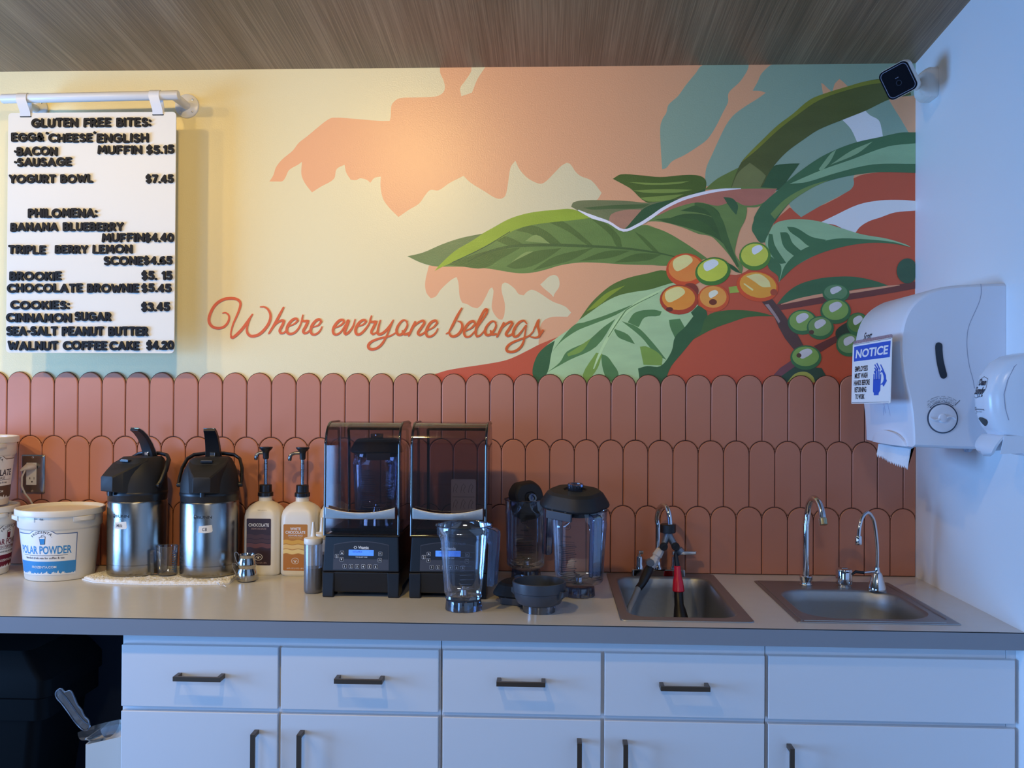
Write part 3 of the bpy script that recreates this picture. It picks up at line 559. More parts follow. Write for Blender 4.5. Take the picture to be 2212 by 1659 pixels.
struct(MB().box(-2.5, xat(258)-.001, WY-.016, WY-.0003, ZFL+.0003, -TC-.0006).build('bay_shade_sheet', mat('bay_shade_colour', (34, 40, 52), .6), smooth=0))  # added dark sheet: shade of the unlit bay wall put into the colour
def bowl_rings(O, r, depth, n=8, rb=None, top=.0022):
    x0, x1, y0, y1 = O; cx, cy, hx, hy = (x0+x1)/2, (y0+y1)/2, (x1-x0)/2, (y1-y0)/2; out = []
    for d, z, rad in ((-.004, top+.0006, r+.004), (0, top-.0005, r), (.003, top-.006, r), (.006, -.03, r), (.010, -depth+.04, r), (.018, -depth+.016, r), (.045, -depth, r*.9)):
        out.append(rrect(cx, cy, hx-d, hy-d, rad, z, n))
    return out
def sink(name, label, X0, X1, Y0, Y1, O, r, ro, depth, beads):
    c = root(name, label, 'sink', ((X0+X1)/2, (Y0+Y1)/2, 0.0004)); o = c.location; n = 8
    cx, cy, hx, hy = (X0+X1)/2, (Y0+Y1)/2, (X1-X0)/2, (Y1-Y0)/2
    rim = [rrect(cx, cy, hx, hy, ro, .0004, n), rrect(cx, cy, hx-.001, hy-.001, ro, .0024, n), rrect(cx, cy, hx-.005, hy-.005, ro, .0034, n), rrect(cx, cy, hx-.011, hy-.011, ro*.9, .0022, n)]
    br = bowl_rings(O, r, depth, n)
    m = MB(o).loft(rim+[br[0]], 0, False, False); m.build('rim', SINKM, c, smooth=40)
    m = MB(o).loft(br, 0, False, True); m.build('basin', SINKM, c, smooth=50)
    bx, by = (O[0]+O[1])/2, (O[2]+O[3])/2
    m = MB(o).lathe([(.0, .002), (.02, .002), (.038, .004), (.044, .001)], (bx, by, -depth+.0006), 24); m.build('drain', CHROME, c)
    for P in beads: MB(o).tube([(x, y, .0026) for x, y in P], .0022, 8).build('bead', SINKM, c)
    return c
sink('sink', 'square steel sink with hoses hanging in it', AX0, AX1, AY0, AY1, AO, .05, .014, .17, [])
sink('sink', 'shallow rounded steel sink in the corner by the white wall', BX0, BX1, BY0, BY1, BO, .085, .006, .15, [[(.655, -.11), (.655, -.565)], [(1.006, -.115), (1.003, -.535)], [(.66, -.566), (.99, -.566)]])
# ------------------------------------------------------------------ menu board on its rail
def band(m, pts, wv, th, mi=0):
    P = [Vector(p) for p in pts]; wv = Vector(wv); R = []
    for i, p in enumerate(P):
        t_ = (P[min(i+1, len(P)-1)]-P[max(i-1, 0)]).normalized(); n = t_.cross(wv).normalized()*th/2
        R.append([p-wv/2-n, p+wv/2-n, p+wv/2+n, p-wv/2+n])
    return m.loft(R, mi)
YB = -.1
rail = root('hanging_rail', 'white round metal rail screwed to the cream wall above the menu', 'rail', aty(200, 209, YB))
ra, rb = aty(5, 213.5, YB), aty(386, 205.5, YB)
def onrod(u): t_ = (u-5)/381; return ra.lerp(rb, t_)
RAILW = mat('white_powder_coat', (228, 228, 226), .32)
m = MB(rail.location); d = (rb-ra).normalized()
m.tube([ra, ra+d*.0015, rb-d*.0015, rb], [.0128, .0138, .0138, .0128], 24).build('rod', RAILW, rail)
for u in (36, 374):
    a = onrod(u); m = MB(rail.location)
    pts = [a+Vector((0, .004, 0)), a+Vector((0, .03, 0)), a+Vector((0, .06, 0)), Vector((a.x, WY-.005, a.z))]
    m.tube(pts, [.0125, .0125, .0125, .0125], 20)
    br = m.build('bracket', RAILW, rail)
    m = MB(rail.location); f = lambda x, y, z: (a.x+x, WY-.0002-z, a.z+y)
    m.lathe([(.0, .0068), (.034, .0068), (.0365, .005), (.037, 0)], (0, 0, 0), 36, 0, f)
    fl = m.build('flange', RAILW, br)
    for k in range(4):
        an = PI/4+k*PI/2; m = MB(rail.location)
        m.lathe([(0, .0088), (.0022, .0086), (.0034, .0066)], (.0262*math.cos(an), .0262*math.sin(an), 0), 12, 0, f).build('screw', CHROME, fl)

TL, TR, BR_, BL = aty(17, 246, YB), aty(378.5, 240.5, YB), aty(379, 763, YB), aty(15.5, 762, YB)
bx0, bx1, bz0, bz1 = (TL.x+BL.x)/2, (TR.x+BR_.x)/2, (BL.z+BR_.z)/2, (TL.z+TR.z)/2
BOARDM = mat('white_menu_board', (232, 229, 218), .4)
mb = root('menu_board', 'white hanging menu board covered in black raised letters', 'menu board', ((bx0+bx1)/2, YB, bz0))
m = MB(mb.location).prism(rr2(bx0, bx1, bz0, bz1, .011, 6), fy(YB+.002), 0, .004); m.build('board', BOARDM, mb, smooth=30)
for u0, u1, v in ((40.5, 62.5, 252), (326, 348, 248)):
    um = (u0+u1)/2; c_ = onrod(um); wv = aty(u1, 230, YB).x-aty(u0, 230, YB).x; xs = aty(um+5, v, YB); zb = xs.z
    m = MB(mb.location); pts = [(xs.x, YB+.003, zb), (xs.x, YB+.006, zb+.02), (c_.x, YB+.0152, c_.z-.006)]
    pts += [(c_.x, YB+.0150*math.cos(a), c_.z+.0150*math.sin(a)) for a in [PI*k/10 for k in range(11)]]
    pts += [(c_.x, YB-.0150, c_.z-.008), (xs.x, YB-.006, zb+.012), (xs.x, YB-.0038, zb)]
    band(m, pts, (wv, 0, 0), .0014).build('hanger_strap', RAILW, mb, smooth=40)
    MB(mb.location).prism(rr2(xs.x-wv*.56, xs.x+wv*.56, zb-.0025, zb+.0015, .0018, 3), fy(YB-.002), .0001, .0006).build('slot', SEAM, mb, smooth=0)
# raised letters: rounded strokes
def A_(cx, cy, rx, ry, a0, a1, n=12): return [(cx+rx*math.cos(math.radians(a0+(a1-a0)*k/n)), cy+ry*math.sin(math.radians(a0+(a1-a0)*k/n))) for k in range(n+1)]
GL = {
 'A': (.84, [[(0, 0), (.42, 1), (.84, 0)], [(.15, .32), (.69, .32)]]),
 'B': (.58, [[(0, 0), (0, 1), (.3, 1)]+A_(.3, .77, .22, .23, 90, -90, 8)+[(0, .54)], [(.3, .54)]+A_(.32, .27, .26, .27, 90, -90, 8)+[(0, 0)]]),
 'C': (.8, [A_(.48, .5, .48, .5, 48, 312, 16)]),
 'E': (.52, [[(.52, 1), (0, 1), (0, 0), (.52, 0)], [(0, .52), (.44, .52)]]),
 'F': (.5, [[(.5, 1), (0, 1), (0, 0)], [(0, .5), (.42, .5)]]),
 'G': (.88, [A_(.48, .5, .48, .5, 45, 330, 16)+[(.9, .45), (.56, .45)]]),
 'H': (.68, [[(0, 0), (0, 1)], [(.68, 0), (.68, 1)], [(0, .52), (.68, .52)]]),
 'I': (.0, [[(0, 0), (0, 1)]]),
 'K': (.6, [[(0, 0), (0, 1)], [(.56, 1), (.04, .45)], [(.2, .6), (.6, 0)]]),
 'L': (.48, [[(0, 1), (0, 0), (.48, 0)]]),
 'M': (.84, [[(0, 0), (.08, 1), (.42, .3), (.76, 1), (.84, 0)]]),
 'N': (.7, [[(0, 0), (0, 1), (.7, 0), (.7, 1)]]),
 'O': (.98, [A_(.49, .5, .49, .5, 90, 450, 22)]),
 'P': (.54, [[(0, 0), (0, 1), (.27, 1)]+A_(.27, .74, .26, .26, 90, -90, 8)+[(0, .48)]]),
 'R': (.58, [[(0, 0), (0, 1), (.28, 1)]+A_(.28, .74, .25, .26, 90, -90, 8)+[(0, .48)], [(.26, .48), (.58, 0)]]),
 'S': (.56, [A_(.29, .75, .25, .25, 40, 255, 10)+A_(.28, .26, .27, .26, 75, -140, 10)]),
 'T': (.62, [[(0, 1), (.62, 1)], [(.31, 1), (.31, 0)]]),
 'U': (.66, [[(0, 1), (0, .34)]+A_(.33, .33, .33, .33, 180, 360, 10)+[(.66, 1)]]),
 'W': (1.1, [[(0, 1), (.28, 0), (.55, .8), (.82, 0), (1.1, 1)]]),
 'Y': (.68, [[(0, 1), (.34, .48), (.68, 1)], [(.34, .48), (.34, 0)]]),
 '$': (.54, [A_(.28, .72, .24, .22, 40, 255, 10)+A_(.27, .27, .26, .23, 75, -140, 10), [(.27, -.1), (.27, 1.1)]]),
 '0': (.62, [A_(.31, .5, .31, .5, 90, 450, 20)]), '1': (.22, [[(0, .82), (.2, 1), (.2, 0)]]),
 '2': (.52, [A_(.26, .73, .25, .27, 160, -30, 9)+[(0, 0), (.54, 0)]]), '3': (.5, [A_(.24, .76, .23, .24, 150, -80, 8)+A_(.24, .26, .26, .26, 80, -150, 9)]),
 '4': (.6, [[(.44, 0), (.44, 1), (0, .3), (.6, .3)]]), '5': (.52, [[(.48, 1), (.08, 1), (.05, .58)]+A_(.24, .31, .28, .31, 110, -145, 11)]),
 '6': (.54, [[(.4, 1)]+A_(.3, .5, .3, .48, 120, 190, 4)+A_(.28, .29, .28, .29, 190, 540, 16)]), '7': (.5, [[(0, 1), (.52, 1), (.14, 0)]]),
 '.': (.0, [[(0, 0), (0, .02)]]), ':': (.0, [[(0, .1), (0, .12)], [(0, .7), (0, .72)]]), '-': (.12, [[(0, .5), (.12, .5)]]), "'": (.05, [[(0, 1.2), (.05, 1.24)]]),
 '*': (.0, [[(0, .5), (0, .52)]]),
 '&': (.7, [[(.7, 0), (.2, .68)]+A_(.36, .8, .18, .2, 200, -40, 10)+[(.1, .42)]+A_(.28, .24, .26, .24, 140, 330, 8)+[(.66, .5)]]),
}
LETTER = mat('black_letter_plastic', (14, 15, 19), .55, 0, .25)
rnd = random.Random(4)
def split_sharp(S):
    out, cur = [], [S[0]]
    for i in range(1, len(S)):
        cur.append(S[i])
        if i < len(S)-1:
            a, b = Vector(S[i])-Vector(S[i-1]), Vector(S[i+1])-Vector(S[i])
            if a.length > 1e-9 and b.length > 1e-9 and a.angle(b) > math.radians(46): out.append(cur); cur = [S[i]]
    return out+[cur]
def menu_line(text, u0, u1, v0, v1):
    p0, p1 = aty(u0, v1, YB), aty(u1, v0, YB); Hh = p1.z-p0.z; W = p1.x-p0.x; sw = .245*Hh; Hc = Hh-sw
    x = 0; pos = []
    for ch in text:
        if ch == ' ': x += .62; continue
        gw, st = GL[ch]; pos.append((x, ch)); x += gw+(.36 if ch not in ".:'" else .3)
    x -= .36; kx = (W-sw)/x
    m = MB(mb.location); f = fy(YB-.002); D = .0062
    ns = 0
    for px, ch in pos:
        dy = rnd.uniform(-.04, .04); ro = rnd.uniform(-.03, .03)
        for S in [q_ for S_ in GL[ch][1] for q_ in split_sharp(S_)]:
            ns = (ns+1) % 9; D = .0062-.00007*ns
            Q = [(p0.x+sw/2+(px+a-ro*b)*kx, p0.z+sw/2+(b+dy+ro*a)*Hc) for a, b in S]
            closed = (Vector(Q[0])-Vector(Q[-1])).length < 1e-5
            V = [Vector(q) for q in Q]; R = []; N = len(V)
            for i in range(N):
                a = V[i-1] if i > 0 else (V[-2] if closed else V[0]); c = V[i+1] if i < N-1 else (V[1] if closed else V[-1])
                d1 = (V[i]-a); d2 = (c-V[i]); d1 = d1.normalized() if d1.length > 1e-9 else d2.normalized(); d2 = d2.normalized() if d2.length > 1e-9 else d1
                tt = (d1+d2); tt = tt.normalized() if tt.length > .2 else d1; nn = Vector((-tt.y, tt.x)); k = min(1.25, 1/max(.5, abs(nn.dot(Vector((-d1.y, d1.x))))))
                l, r = V[i]+nn*sw/2*k, V[i]-nn*sw/2*k
                R.append([f(l.x, l.y, 0), f(l.x, l.y, D), f(r.x, r.y, D), f(r.x, r.y, 0)])
            m.loft(R, 0, not closed, not closed)
            ends = [] if closed else [V[0], V[-1]]
            for i in range(1, N-1):
                if (V[i]-V[i-1]).length > 1e-9 and (V[i+1]-V[i]).length > 1e-9 and (V[i]-V[i-1]).angle(V[i+1]-V[i]) > .6: ends.append(V[i])
            for ie, e in enumerate(ends): m.prism([(e.x+sw/2*math.cos(2*PI*k/12), e.y+sw/2*math.sin(2*PI*k/12)) for k in range(12)], f, 0, D-.00003-.00002*ie)
    lab(m.build('lettering', LETTER, mb, smooth=35), 'raised letters reading '+text.replace('*', '').strip() if not text.startswith('PHIL') else 'raised letters of the second heading')
for L_ in (('GLUTEN FREE BITES:', 70, 327, 255, 277), ("EGG&", 27, 97, 288, 308), ("'CHEESE'", 101, 208, 289, 309), ('ENGLISH', 211, 323, 289, 310), ('*BACON', 33, 126, 318, 338), ('MUFFIN', 213, 309, 315, 335), ('$5.15', 317, 378, 314, 334), ('*SAUSAGE', 33, 157, 341, 361), ('YOGURT BOWL', 22, 203, 377, 397), ('$7.45', 316, 377, 378, 397),
           ('PHILOMENA:', 63, 211, 451, 472), ('BANANA BLUEBERRY', 25, 269, 481, 501), ('MUFFIN', 222, 314, 504, 524), ('$4.40', 314, 378, 504, 524), ('TRIPLE', 20, 101, 530, 550), ('BERRY', 121, 192, 530, 549), ('LEMON', 202, 288, 529, 549), ('SCONE', 226, 311, 554, 574), ('$4.65', 311, 374, 554, 573), ('BROOKIE', 23, 135, 587, 607), ('$5. 15', 307, 374, 586, 606),
           ('CHOCOLATE', 18, 181, 613, 633), ('BROWNIE', 190, 302, 613, 633), ('$5.45', 307, 372, 613, 632), ('COOKIES:', 25, 151, 650, 669), ('$3.45', 306, 369, 653, 673), ('CINNAMON', 16, 157, 677, 697), ('SUGAR', 163, 242, 674, 694), ('SEA-SALT PEANUT BUTTER', 16, 322, 706, 726), ('WALNUT', 19, 128, 737, 757), ('COFFEE', 138, 233, 737, 757), ('CAKE', 238, 303, 737, 757), ('$4.20', 317, 378, 736, 756)):
    menu_line(*L_)

# ------------------------------------------------------------------ tubs, outlet, cord
def rt(z): return .0925+.0145*min(max(z, 0), .145)/.145
LABW = mat('label_white', (238, 238, 236), .45)
def bandstrip(m, f, a0, a1, lo, hi, h, mi, n=24):
    A = [a0+(a1-a0)*k/n for k in range(n+1)]; lo = lo if callable(lo) else (lambda a, q=lo: q); hi = hi if callable(hi) else (lambda a, q=hi: q)
    k = len(m.V); vs = [f(a, lo(a), h) for a in A]+[f(a, hi(a), h) for a in A]
    m.add(vs, [(i, i+1, n+2+i, n+1+i) for i in range(n)], mi)
def tub(label, loc, th0, tint, lines, ears=True, lid_only=False):
    c = root('plastic_tub', label, 'tub', loc, group='white ice blend powder tubs'); m = MB()
    m.lathe([(.0, .004), (.084, .004), (.087, 0), (.091, .001), (.0925, .006), (rt(.143), .143), (.1105, .147), (.1118, .149), (.1130, .181), (.1192, .183), (.1200, .186), (.1200, .197), (.1188, .1995), (.1150, .200), (.1125, .198), (.1115, .186)], (0, 0, 0), 72)
    m.build('bucket', IVORY, c, smooth=32)
    m = MB().lathe([(.1116, .188), (.106, .1885), (.104, .1915), (.055, .1925), (.0, .1925)], (0, 0, 0), 64); m.build('lid', IVORY, c)
    for s in (-1, 1):
        m = MB(); th = math.radians(62)*s+th0*0
        u = Vector((math.sin(th), -math.cos(th), 0)); v = Vector((math.cos(th), math.sin(th), 0))
        R = []
        for k in range(9):
            a = -1+2*k/8; w_ = .012*(1-a*a*.85); pc = u*(.1138*math.cos(a*.31))+v*(.1138*math.sin(a*.31))
            R.append([pc+Vector((0, 0, .166)), pc+u*w_+Vector((0, 0, .171)), pc+u*w_+Vector((0, 0, .181)), pc+Vector((0, 0, .1828))])
        m.loft(R).build('ear', IVORY, c, smooth=50)
    f = fcyl(0, 0, rt, th0); m = MB(); T1, T2 = 1, 2
    ar = lambda a, r_=.046, top=.135, up=.0125: top+max(0, math.sqrt(max(0, r_*r_-a*a))-r_*.70)
    bandstrip(m, f, -.0815, .0815, .0195, lambda a: ar(a)+.0012, .0003, 2, 60)
    bandstrip(m, f, -.0795, .0795, .0215, lambda a: ar(a)-.0012, .0005, 0, 60)
    bandstrip(m, f, -.0815, .0815, .0195, .0575, .0007, 1, 30)
    rr = random.Random(7)
    for k in range(46):
        a = -.079+.158*k/45; h_ = .003+.008*rr.random()**2*(1 if rr.random() < .7 else 1.5)
        m.plate([(a-.003, .0188), (a+.003, .0188), (a+.0012, .02+h_), (a-.0012, .0195+h_*.8)], f, .0009, 0)
    # arched maker's word, cup mark, name, rule, strap line
    wd = 'FROZENTA.'
    for i, ch in enumerate(wd):
        an = math.radians(52-104*i/(len(wd)-1)); R_ = .032; ox, oy = -R_*math.sin(an), .109+R_*math.cos(an)
        g = lambda a, b_, h, ox=ox, oy=oy, an=an: f(ox+a*math.cos(an)-b_*math.sin(an), oy+a*math.sin(an)+b_*math.cos(an), h)
        m.text(ch, g, 0, -.0035, .0074, .0008, 3, .014)
    m.plate([(-.0075, .127), (.0085, .129), (.0065, .106), (-.0055, .1055)], f, .0008, 3); m.plate([(-.0062, .1255), (.0072, .1275), (.0055, .1072), (-.0046, .1068)], f, .001, 0); m.plate([(-.006, .122), (.0066, .1225), (.0055, .1072), (-.0046, .1068)], f, .0012, 1); m.strip([(-.002, .127), (-.001, .1315), (.006, .1335)], .0012, f, .001, 3)
    y = .079
    for (t_, sz, wd_, mi, yy) in lines: m.text(t_, f, 0, yy, sz, .0008, mi, .022 if sz > .015 else .012, 'C', wd_)
    m.strip([(-.06+.012*k, .0745) for k in range(11)], .0011, f, .0008, 3, False)
    m.text('FROZENTA.COM', f, 0, .0385, .0066, .0012, 0, .012, 'C', .066)
    # measuring mark
    m.strip([(-.018, .168), (-.018, .184)], .0012, fcyl(0, 0, lambda b: .1138, th0), .0004, 3, False); m.strip([(-.018, .178), (-.010, .178)], .0012, fcyl(0, 0, lambda b: .1138, th0), .0004, 3, False); m.text('6qt.', fcyl(0, 0, lambda b: .1138, th0), .003, .175, .0055, .0004, 3, .01)
    lab(m.build('label', [LABW, tint[0], tint[1], INKN], c, smooth=0), tint[2]); return c
BLUEL = mat('label_blue', (50, 140, 205), .45); BLUED = mat('label_blue_edge', (70, 100, 150), .45)
MARL = mat('label_maroon', (112, 24, 52), .45); BRNL = mat('label_brown', (94, 70, 62), .45)
tub('white tub with a blue and white label, standing alone by the airpots', (-1.358, -.155, .0003), math.radians(2), (BLUEL, BLUED, 'white and blue printed label'), [('POLAR POWDER', .0225, .138, 1, .0795), ('blended drink mix for coffee & tea', .0062, .104, 3, .0645)])
tub('white tub with a maroon label, bottom of the stack at the edge', (-1.624, -.142, .0003), math.radians(90), (MARL, INKN, 'white and maroon printed label'), [('POLAR POWDER', .0165, .138, 1, .0882), ('PROTEIN PERFORMANCE', .0085, .11, 1, .0768), ('blended drink mix for coffee & tea', .0056, .104, 3, .0645)])
tub('white tub with a brown chocolate label, on top of another tub', (-1.628, -.142, .2006), math.radians(63), (BRNL, BRNL, 'white and brown printed label'), [('CHOCOLATE', .0185, .124, 3, .0872), ('ICE BLEND BASE', .0078, .07, 1, .0768), ('drink mix for coffee & tea', .0058, .09, 3, .0645)])
# outlet with a plugged-in cord
o0, o1 = aty(48, 982), aty(97, 1066); ox0, ox1, oz0, oz1 = o0.x, o1.x, o1.z, o0.z
c = root('wall_outlet', 'stainless steel outlet plate on the terracotta tiles by the tubs', 'outlet', ((ox0+ox1)/2, 0, (oz0+oz1)/2)); m = MB(c.location)
cx, cz = (ox0+ox1)/2, (oz0+oz1)/2; hx, hz = (ox1-ox0)/2, (oz1-oz0)/2
rg = lambda d, y: [(p[0], y, p[1]) for p in rr2(cx-hx+d, cx+hx-d, cz-hz+d, cz+hz-d, .003, 4)]
m.loft([rg(0, -.0002), rg(.0, -.0025), rg(.0035, -.006), rg(.008, -.0064)], 0); m.build('cover_plate', STEEL, c, smooth=30)
rx0, rx1 = aty(60, 1020).x, aty(81.5, 1020).x; rz0, rz1 = aty(60, 1047).z, aty(60, 999).z
m = MB(c.location).prism(rr2(rx0, rx1, rz0, rz1, .0015, 3), fy(-.0064), -.001, .0022); rcp = m.build('receptacle', WHITEP, c, smooth=30)
m = MB(c.location)
for dz in (.012,):
    zc = rz0+dz+.008; m.plate(rr2(cx-.0075, cx-.0055, zc-.003, zc+.004, .0004, 2), fy(-.0087), 0).plate(rr2(cx-.0085, cx-.0052, zc, zc+.0012, .0004, 2), fy(-.0087), 0).plate(rr2(cx+.0055, cx+.007, zc-.0035, zc+.0045, .0004, 2), fy(-.0087), 0).plate(ell(cx, zc-.010, .0024, .0024, 12), fy(-.0087), 0)
m.build('slot', INK, rcp, smooth=0)
for z in (oz1-.008, oz0+.008): MB(c.location).lathe([(0, .0082), (.003, .008), (.0042, .0064)], (0, 0, 0), 14, 0, lambda x, y, zz, z=z: (cx+x, -zz, z+y)).build('screw', CHROME, c)
CORD = mat('white_cord', (222, 216, 206), .45)
c = root('power_cord', 'white power plug and thin cord hanging from the steel outlet', 'cord', (cx, -.01, rz1-.012)); m = MB(c.location)
pz = rz1-.013
R = [[(x, y, z+dz) for x, y, z in P_] for dz, P_ in ()]
m.tube([(cx+.004, -.0088, pz), (cx+.003, -.018, pz+.002), (cx-.004, -.030, pz+.001), (cx-.013, -.035, pz-.004), (cx-.019, -.036, pz-.009)], [.0115, .0135, .0125, .007, .0042], 14, 0, True, .75).build('plug', CORD, c)
q = [aty(54, 1016, -.036), aty(47.5, 1030, -.035), aty(47, 1050, -.03), aty(54, 1066, -.022), aty(64, 1078, -.016), aty(72, 1092, -.012), aty(80, 1120, -.008), aty(86, 1170, -.007)]
m = MB(c.location).tube(smooth3 := [tuple(p) for p in q], .0028, 10); m.build('cable', CORD, c)

# ------------------------------------------------------------------ towel and airpots
rnd = random.Random(11)
TOW = mat('white_terry', (250, 249, 246), .95, bump=(420, 1.0))
def in_towel(s, t_):
    # outline on the worktop, s along, t across
    Fp = [atz(178, 1252), atz(204, 1259), atz(260, 1262), atz(340, 1264), atz(420, 1264), atz(480, 1263), atz(497, 1261), atz(513, 1247)]
    k = s*(len(Fp)-1); i = min(int(k), len(Fp)-2); p = Fp[i].lerp(Fp[i+1], k-i); back = Vector((-1.235+s*(1.235-.828), -.03, 0))
    return p.lerp(back, t_)
c = MB(); nx, ny = 150, 70; top = []; bot = []
for i in range(nx+1):
    for j in range(ny+1):
        s, t_ = i/nx, j/ny; p = in_towel(s, t_); ed = min(s, 1-s, t_*.5, (1-t_)*.5)*60; k = min(1, ed)
        near = any((p.x-ax)**2+(p.y-ay)**2 < .094**2 for ax, ay in ((-1.1465, -.1215), (-.9315, -.1235))) or (p.x+1.0405)**2+(p.y+.161)**2 < .044**2
        h = .0062*k**.5+(0 if near else rnd.uniform(.0002, .0044)*k+.0012*math.sin(s*37)*math.sin(t_*9+s*11)*k)
        if near: h = min(h, .0060)
        top.append((p.x+rnd.uniform(-.0007, .0007), p.y+(rnd.uniform(-.0015, .0015) if j else rnd.uniform(-.004, .003)), .0006+max(h, 0))); bot.append((p.x, p.y, .0004))
n = ny+1; c.add(top, [(i*n+j, (i+1)*n+j, (i+1)*n+j+1, i*n+j+1) for i in range(nx) for j in range(ny)])
tw = c.build('bar_towel', TOW, None, smooth=180); tag(tw, 'white terry towel spread flat under the two coffee airpots', 'towel')
m = MB(); band(m, [in_towel(s/30, 0)+Vector((0, -.0015, .002)) for s in range(31)], (0, 0, .0034), .002).build('hem', TOW, tw, smooth=40)
m = MB(); P = [atz(468+a, 1258+b, .006) for a, b in ((0, 0), (6, 2), (12, 5), (15, 2), (11, -2), (5, 1), (8, 7), (15, 6), (20, 9))]; m.tube(P, .0011, 6).build('loose_thread', TOW, tw)
def airpot(label, loc, rz, lth, note):
    c = root('airpot', label, 'airpot', loc, rz, 'steel airpots on the towel'); Rb = .0872; c.scale = (.945, .945, .995)
    m = MB().lathe([(.0, .003), (.08, .003), (.0835, 0), (.0862, .002), (Rb, .006), (Rb, .0305), (Rb-.0009, .0313), (Rb-.0009, .0323), (Rb, .0331), (Rb, .208), (Rb-.002, .2125)], (0, 0, 0), 72)
    m.build('body', STEEL, c, smooth=28)
    m = MB().lathe([(.0855, .2126), (.0865, .214), (.0865, .226), (.0885, .229), (.089, .236), (.087, .24)], (0, 0, 0), 64); m.build('collar', BLACK, c)
    rings = []
    for z, rx, ry, cy, q in ((.2395, .0875, .0875, 0, 1), (.262, .0865, .0865, 0, 1), (.284, .081, .081, .002, .9), (.304, .0735, .0735, .007, .75), (.321, .064, .062, .012, .6), (.332, .057, .052, .016, .55), (.337, .05, .045, .018, .5), (.3375, .03, .03, .018, .5)):
        rings.append(rrect(0, cy, rx, ry, max(rx, ry)*q, z, 9))
    m = MB().loft(rings); hd = m.build('pump_lid', BLACKM, c, smooth=24)
    sec = []
    for y, w_, zb, zt in ((-.1135, .0245, .2475, .2865), (-.1125, .026, .245, .2885), (-.086, .040, .2405, .3015), (-.05, .056, .2405, .320), (-.012, .060, .2405, .3335)):
        sec.append([(-w_, y, zb), (w_, y, zb), (w_, y, zt-.004), (w_-.004, y, zt), (-w_+.004, y, zt), (-w_, y, zt-.004)])
    m = MB().loft(sec); m.build('pouring_beak', BLACKM, c, smooth=24, bevel=.0012)
    m = MB().lathe([(.0075, .2475), (.0075, .232), (.0058, .2315), (.0055, .24)], (0, -.1, 0), 16, 0, None, True, True); m.build('spout', BLACK, c)
    m = MB(); m.box(-.0175, .0175, -.052, .012, .326, .3305).box(-.0155, .0155, -.05, -.0485, .3305, .332, 1)
    m.build('lever_slot', [BLACK, mat('slot_edge', (120, 112, 100), .3)], c, smooth=0)
    path = [(.052, .3365), (.047, .352), (.036, .375), (.02, .398), (.002, .4135), (-.014, .4215)]
    R1, R2 = [], []
    for i, (y, z) in enumerate(path):
        t_ = i/(len(path)-1); hw = .0235-.006*t_; th = .016-.009*t_
        a, b_ = path[max(i-1, 0)], path[min(i+1, len(path)-1)]; d = Vector((b_[0]-a[0], b_[1]-a[1])).normalized(); nn = Vector((-d.y, d.x))
        if nn.x > 0: nn = -nn
        R1.append([(-hw, y+nn.x*th, z+nn.y*th), (hw, y+nn.x*th, z+nn.y*th), (hw, y, z), (-hw, y, z)])
        R2.append([(-hw-.001, y, z), (hw+.001, y, z), (hw+.001, y-nn.x*.003, z-nn.y*.003), (-hw-.001, y-nn.x*.003, z-nn.y*.003)])
    lv = MB().loft(R1).build('lever', BLACK, c, smooth=30, bevel=.001)
    lab(MB().loft(R2).build('lever_cap', CHROME, lv, smooth=30, bevel=.0008), 'chrome strip along the lever')
    m = MB().box(-.008, .008, .03, .05, .3375, .35); m.build('lever_hinge', CHROME, lv, smooth=0, bevel=.0015)
    pts = [(-.0935, .0, .258), (-.0945, .010, .272), (-.091, .03, .304), (-.08, .049, .33), (-.062, .058, .341), (-.03, .061, .345), (.03, .061, .345), (.062, .058, .341), (.08, .049, .33), (.091, .03, .304), (.0945, .010, .272), (.0935, 0, .258)]
    m = MB().tube(pts, .0052, 12, 0, True, 1.5); m.build('carry_handle', BLACK, c)
    for s in (-1, 1): MB().lathe([(0, .012), (.006, .012), (.0075, .010), (.0075, 0)], (0, 0, 0), 16, 0, lambda x, y, z, s=s: (s*(.0868+z), x, .258+y)).build('pivot', BLACK, c)
    f = fcyl(0, 0, Rb, lth); m = MB()
    m.plate(ell(-.024, .1735, .0052, .0062, 16), f, .0003); m.text('BUNN', f, .004, .1695, .0078, .0004, 0, .012, 'C', .042); m.plate(ell(-.024, .1755, .0026, .0022, 12), f, .0005, 1)
    m.build('logo', [INK, mat('logo_grey', (130, 130, 130), .4)], c, smooth=0)
    m = MB(); k, txt, zz, aa = note
    q = [(-.0205, -.0095), (-.018, .0085), (.019, .0115), (.0215, -.005), (.0185, -.0095), (0, -.011)]
    m.plate_cut([(aa+x, zz+y) for x, y in q], f, .0006, 0, .003)
    m.text(txt, f, aa-.002, zz-.005, .0095, .0011, 1, .004, 'C', .02 if len(txt) > 2 else .014, .1)
    lab(m.build('tape_note', [mat('masking_tape', (226, 222, 214), .7), mat('pencil', (70, 70, 78), .6)], c, smooth=0), 'torn tape with handwriting'); return c
airpot('steel airpot with a note reading Milk, beside the blue-labelled tub', (-1.1465, -.1215, .0075), math.radians(-26), math.radians(18), (1, 'Milk', .147, -.002))
airpot('steel airpot with a note reading CB, beside the chocolate sauce', (-.9315, -.1235, .0075), math.radians(8), 0, (2, 'CB', .1395, .006))
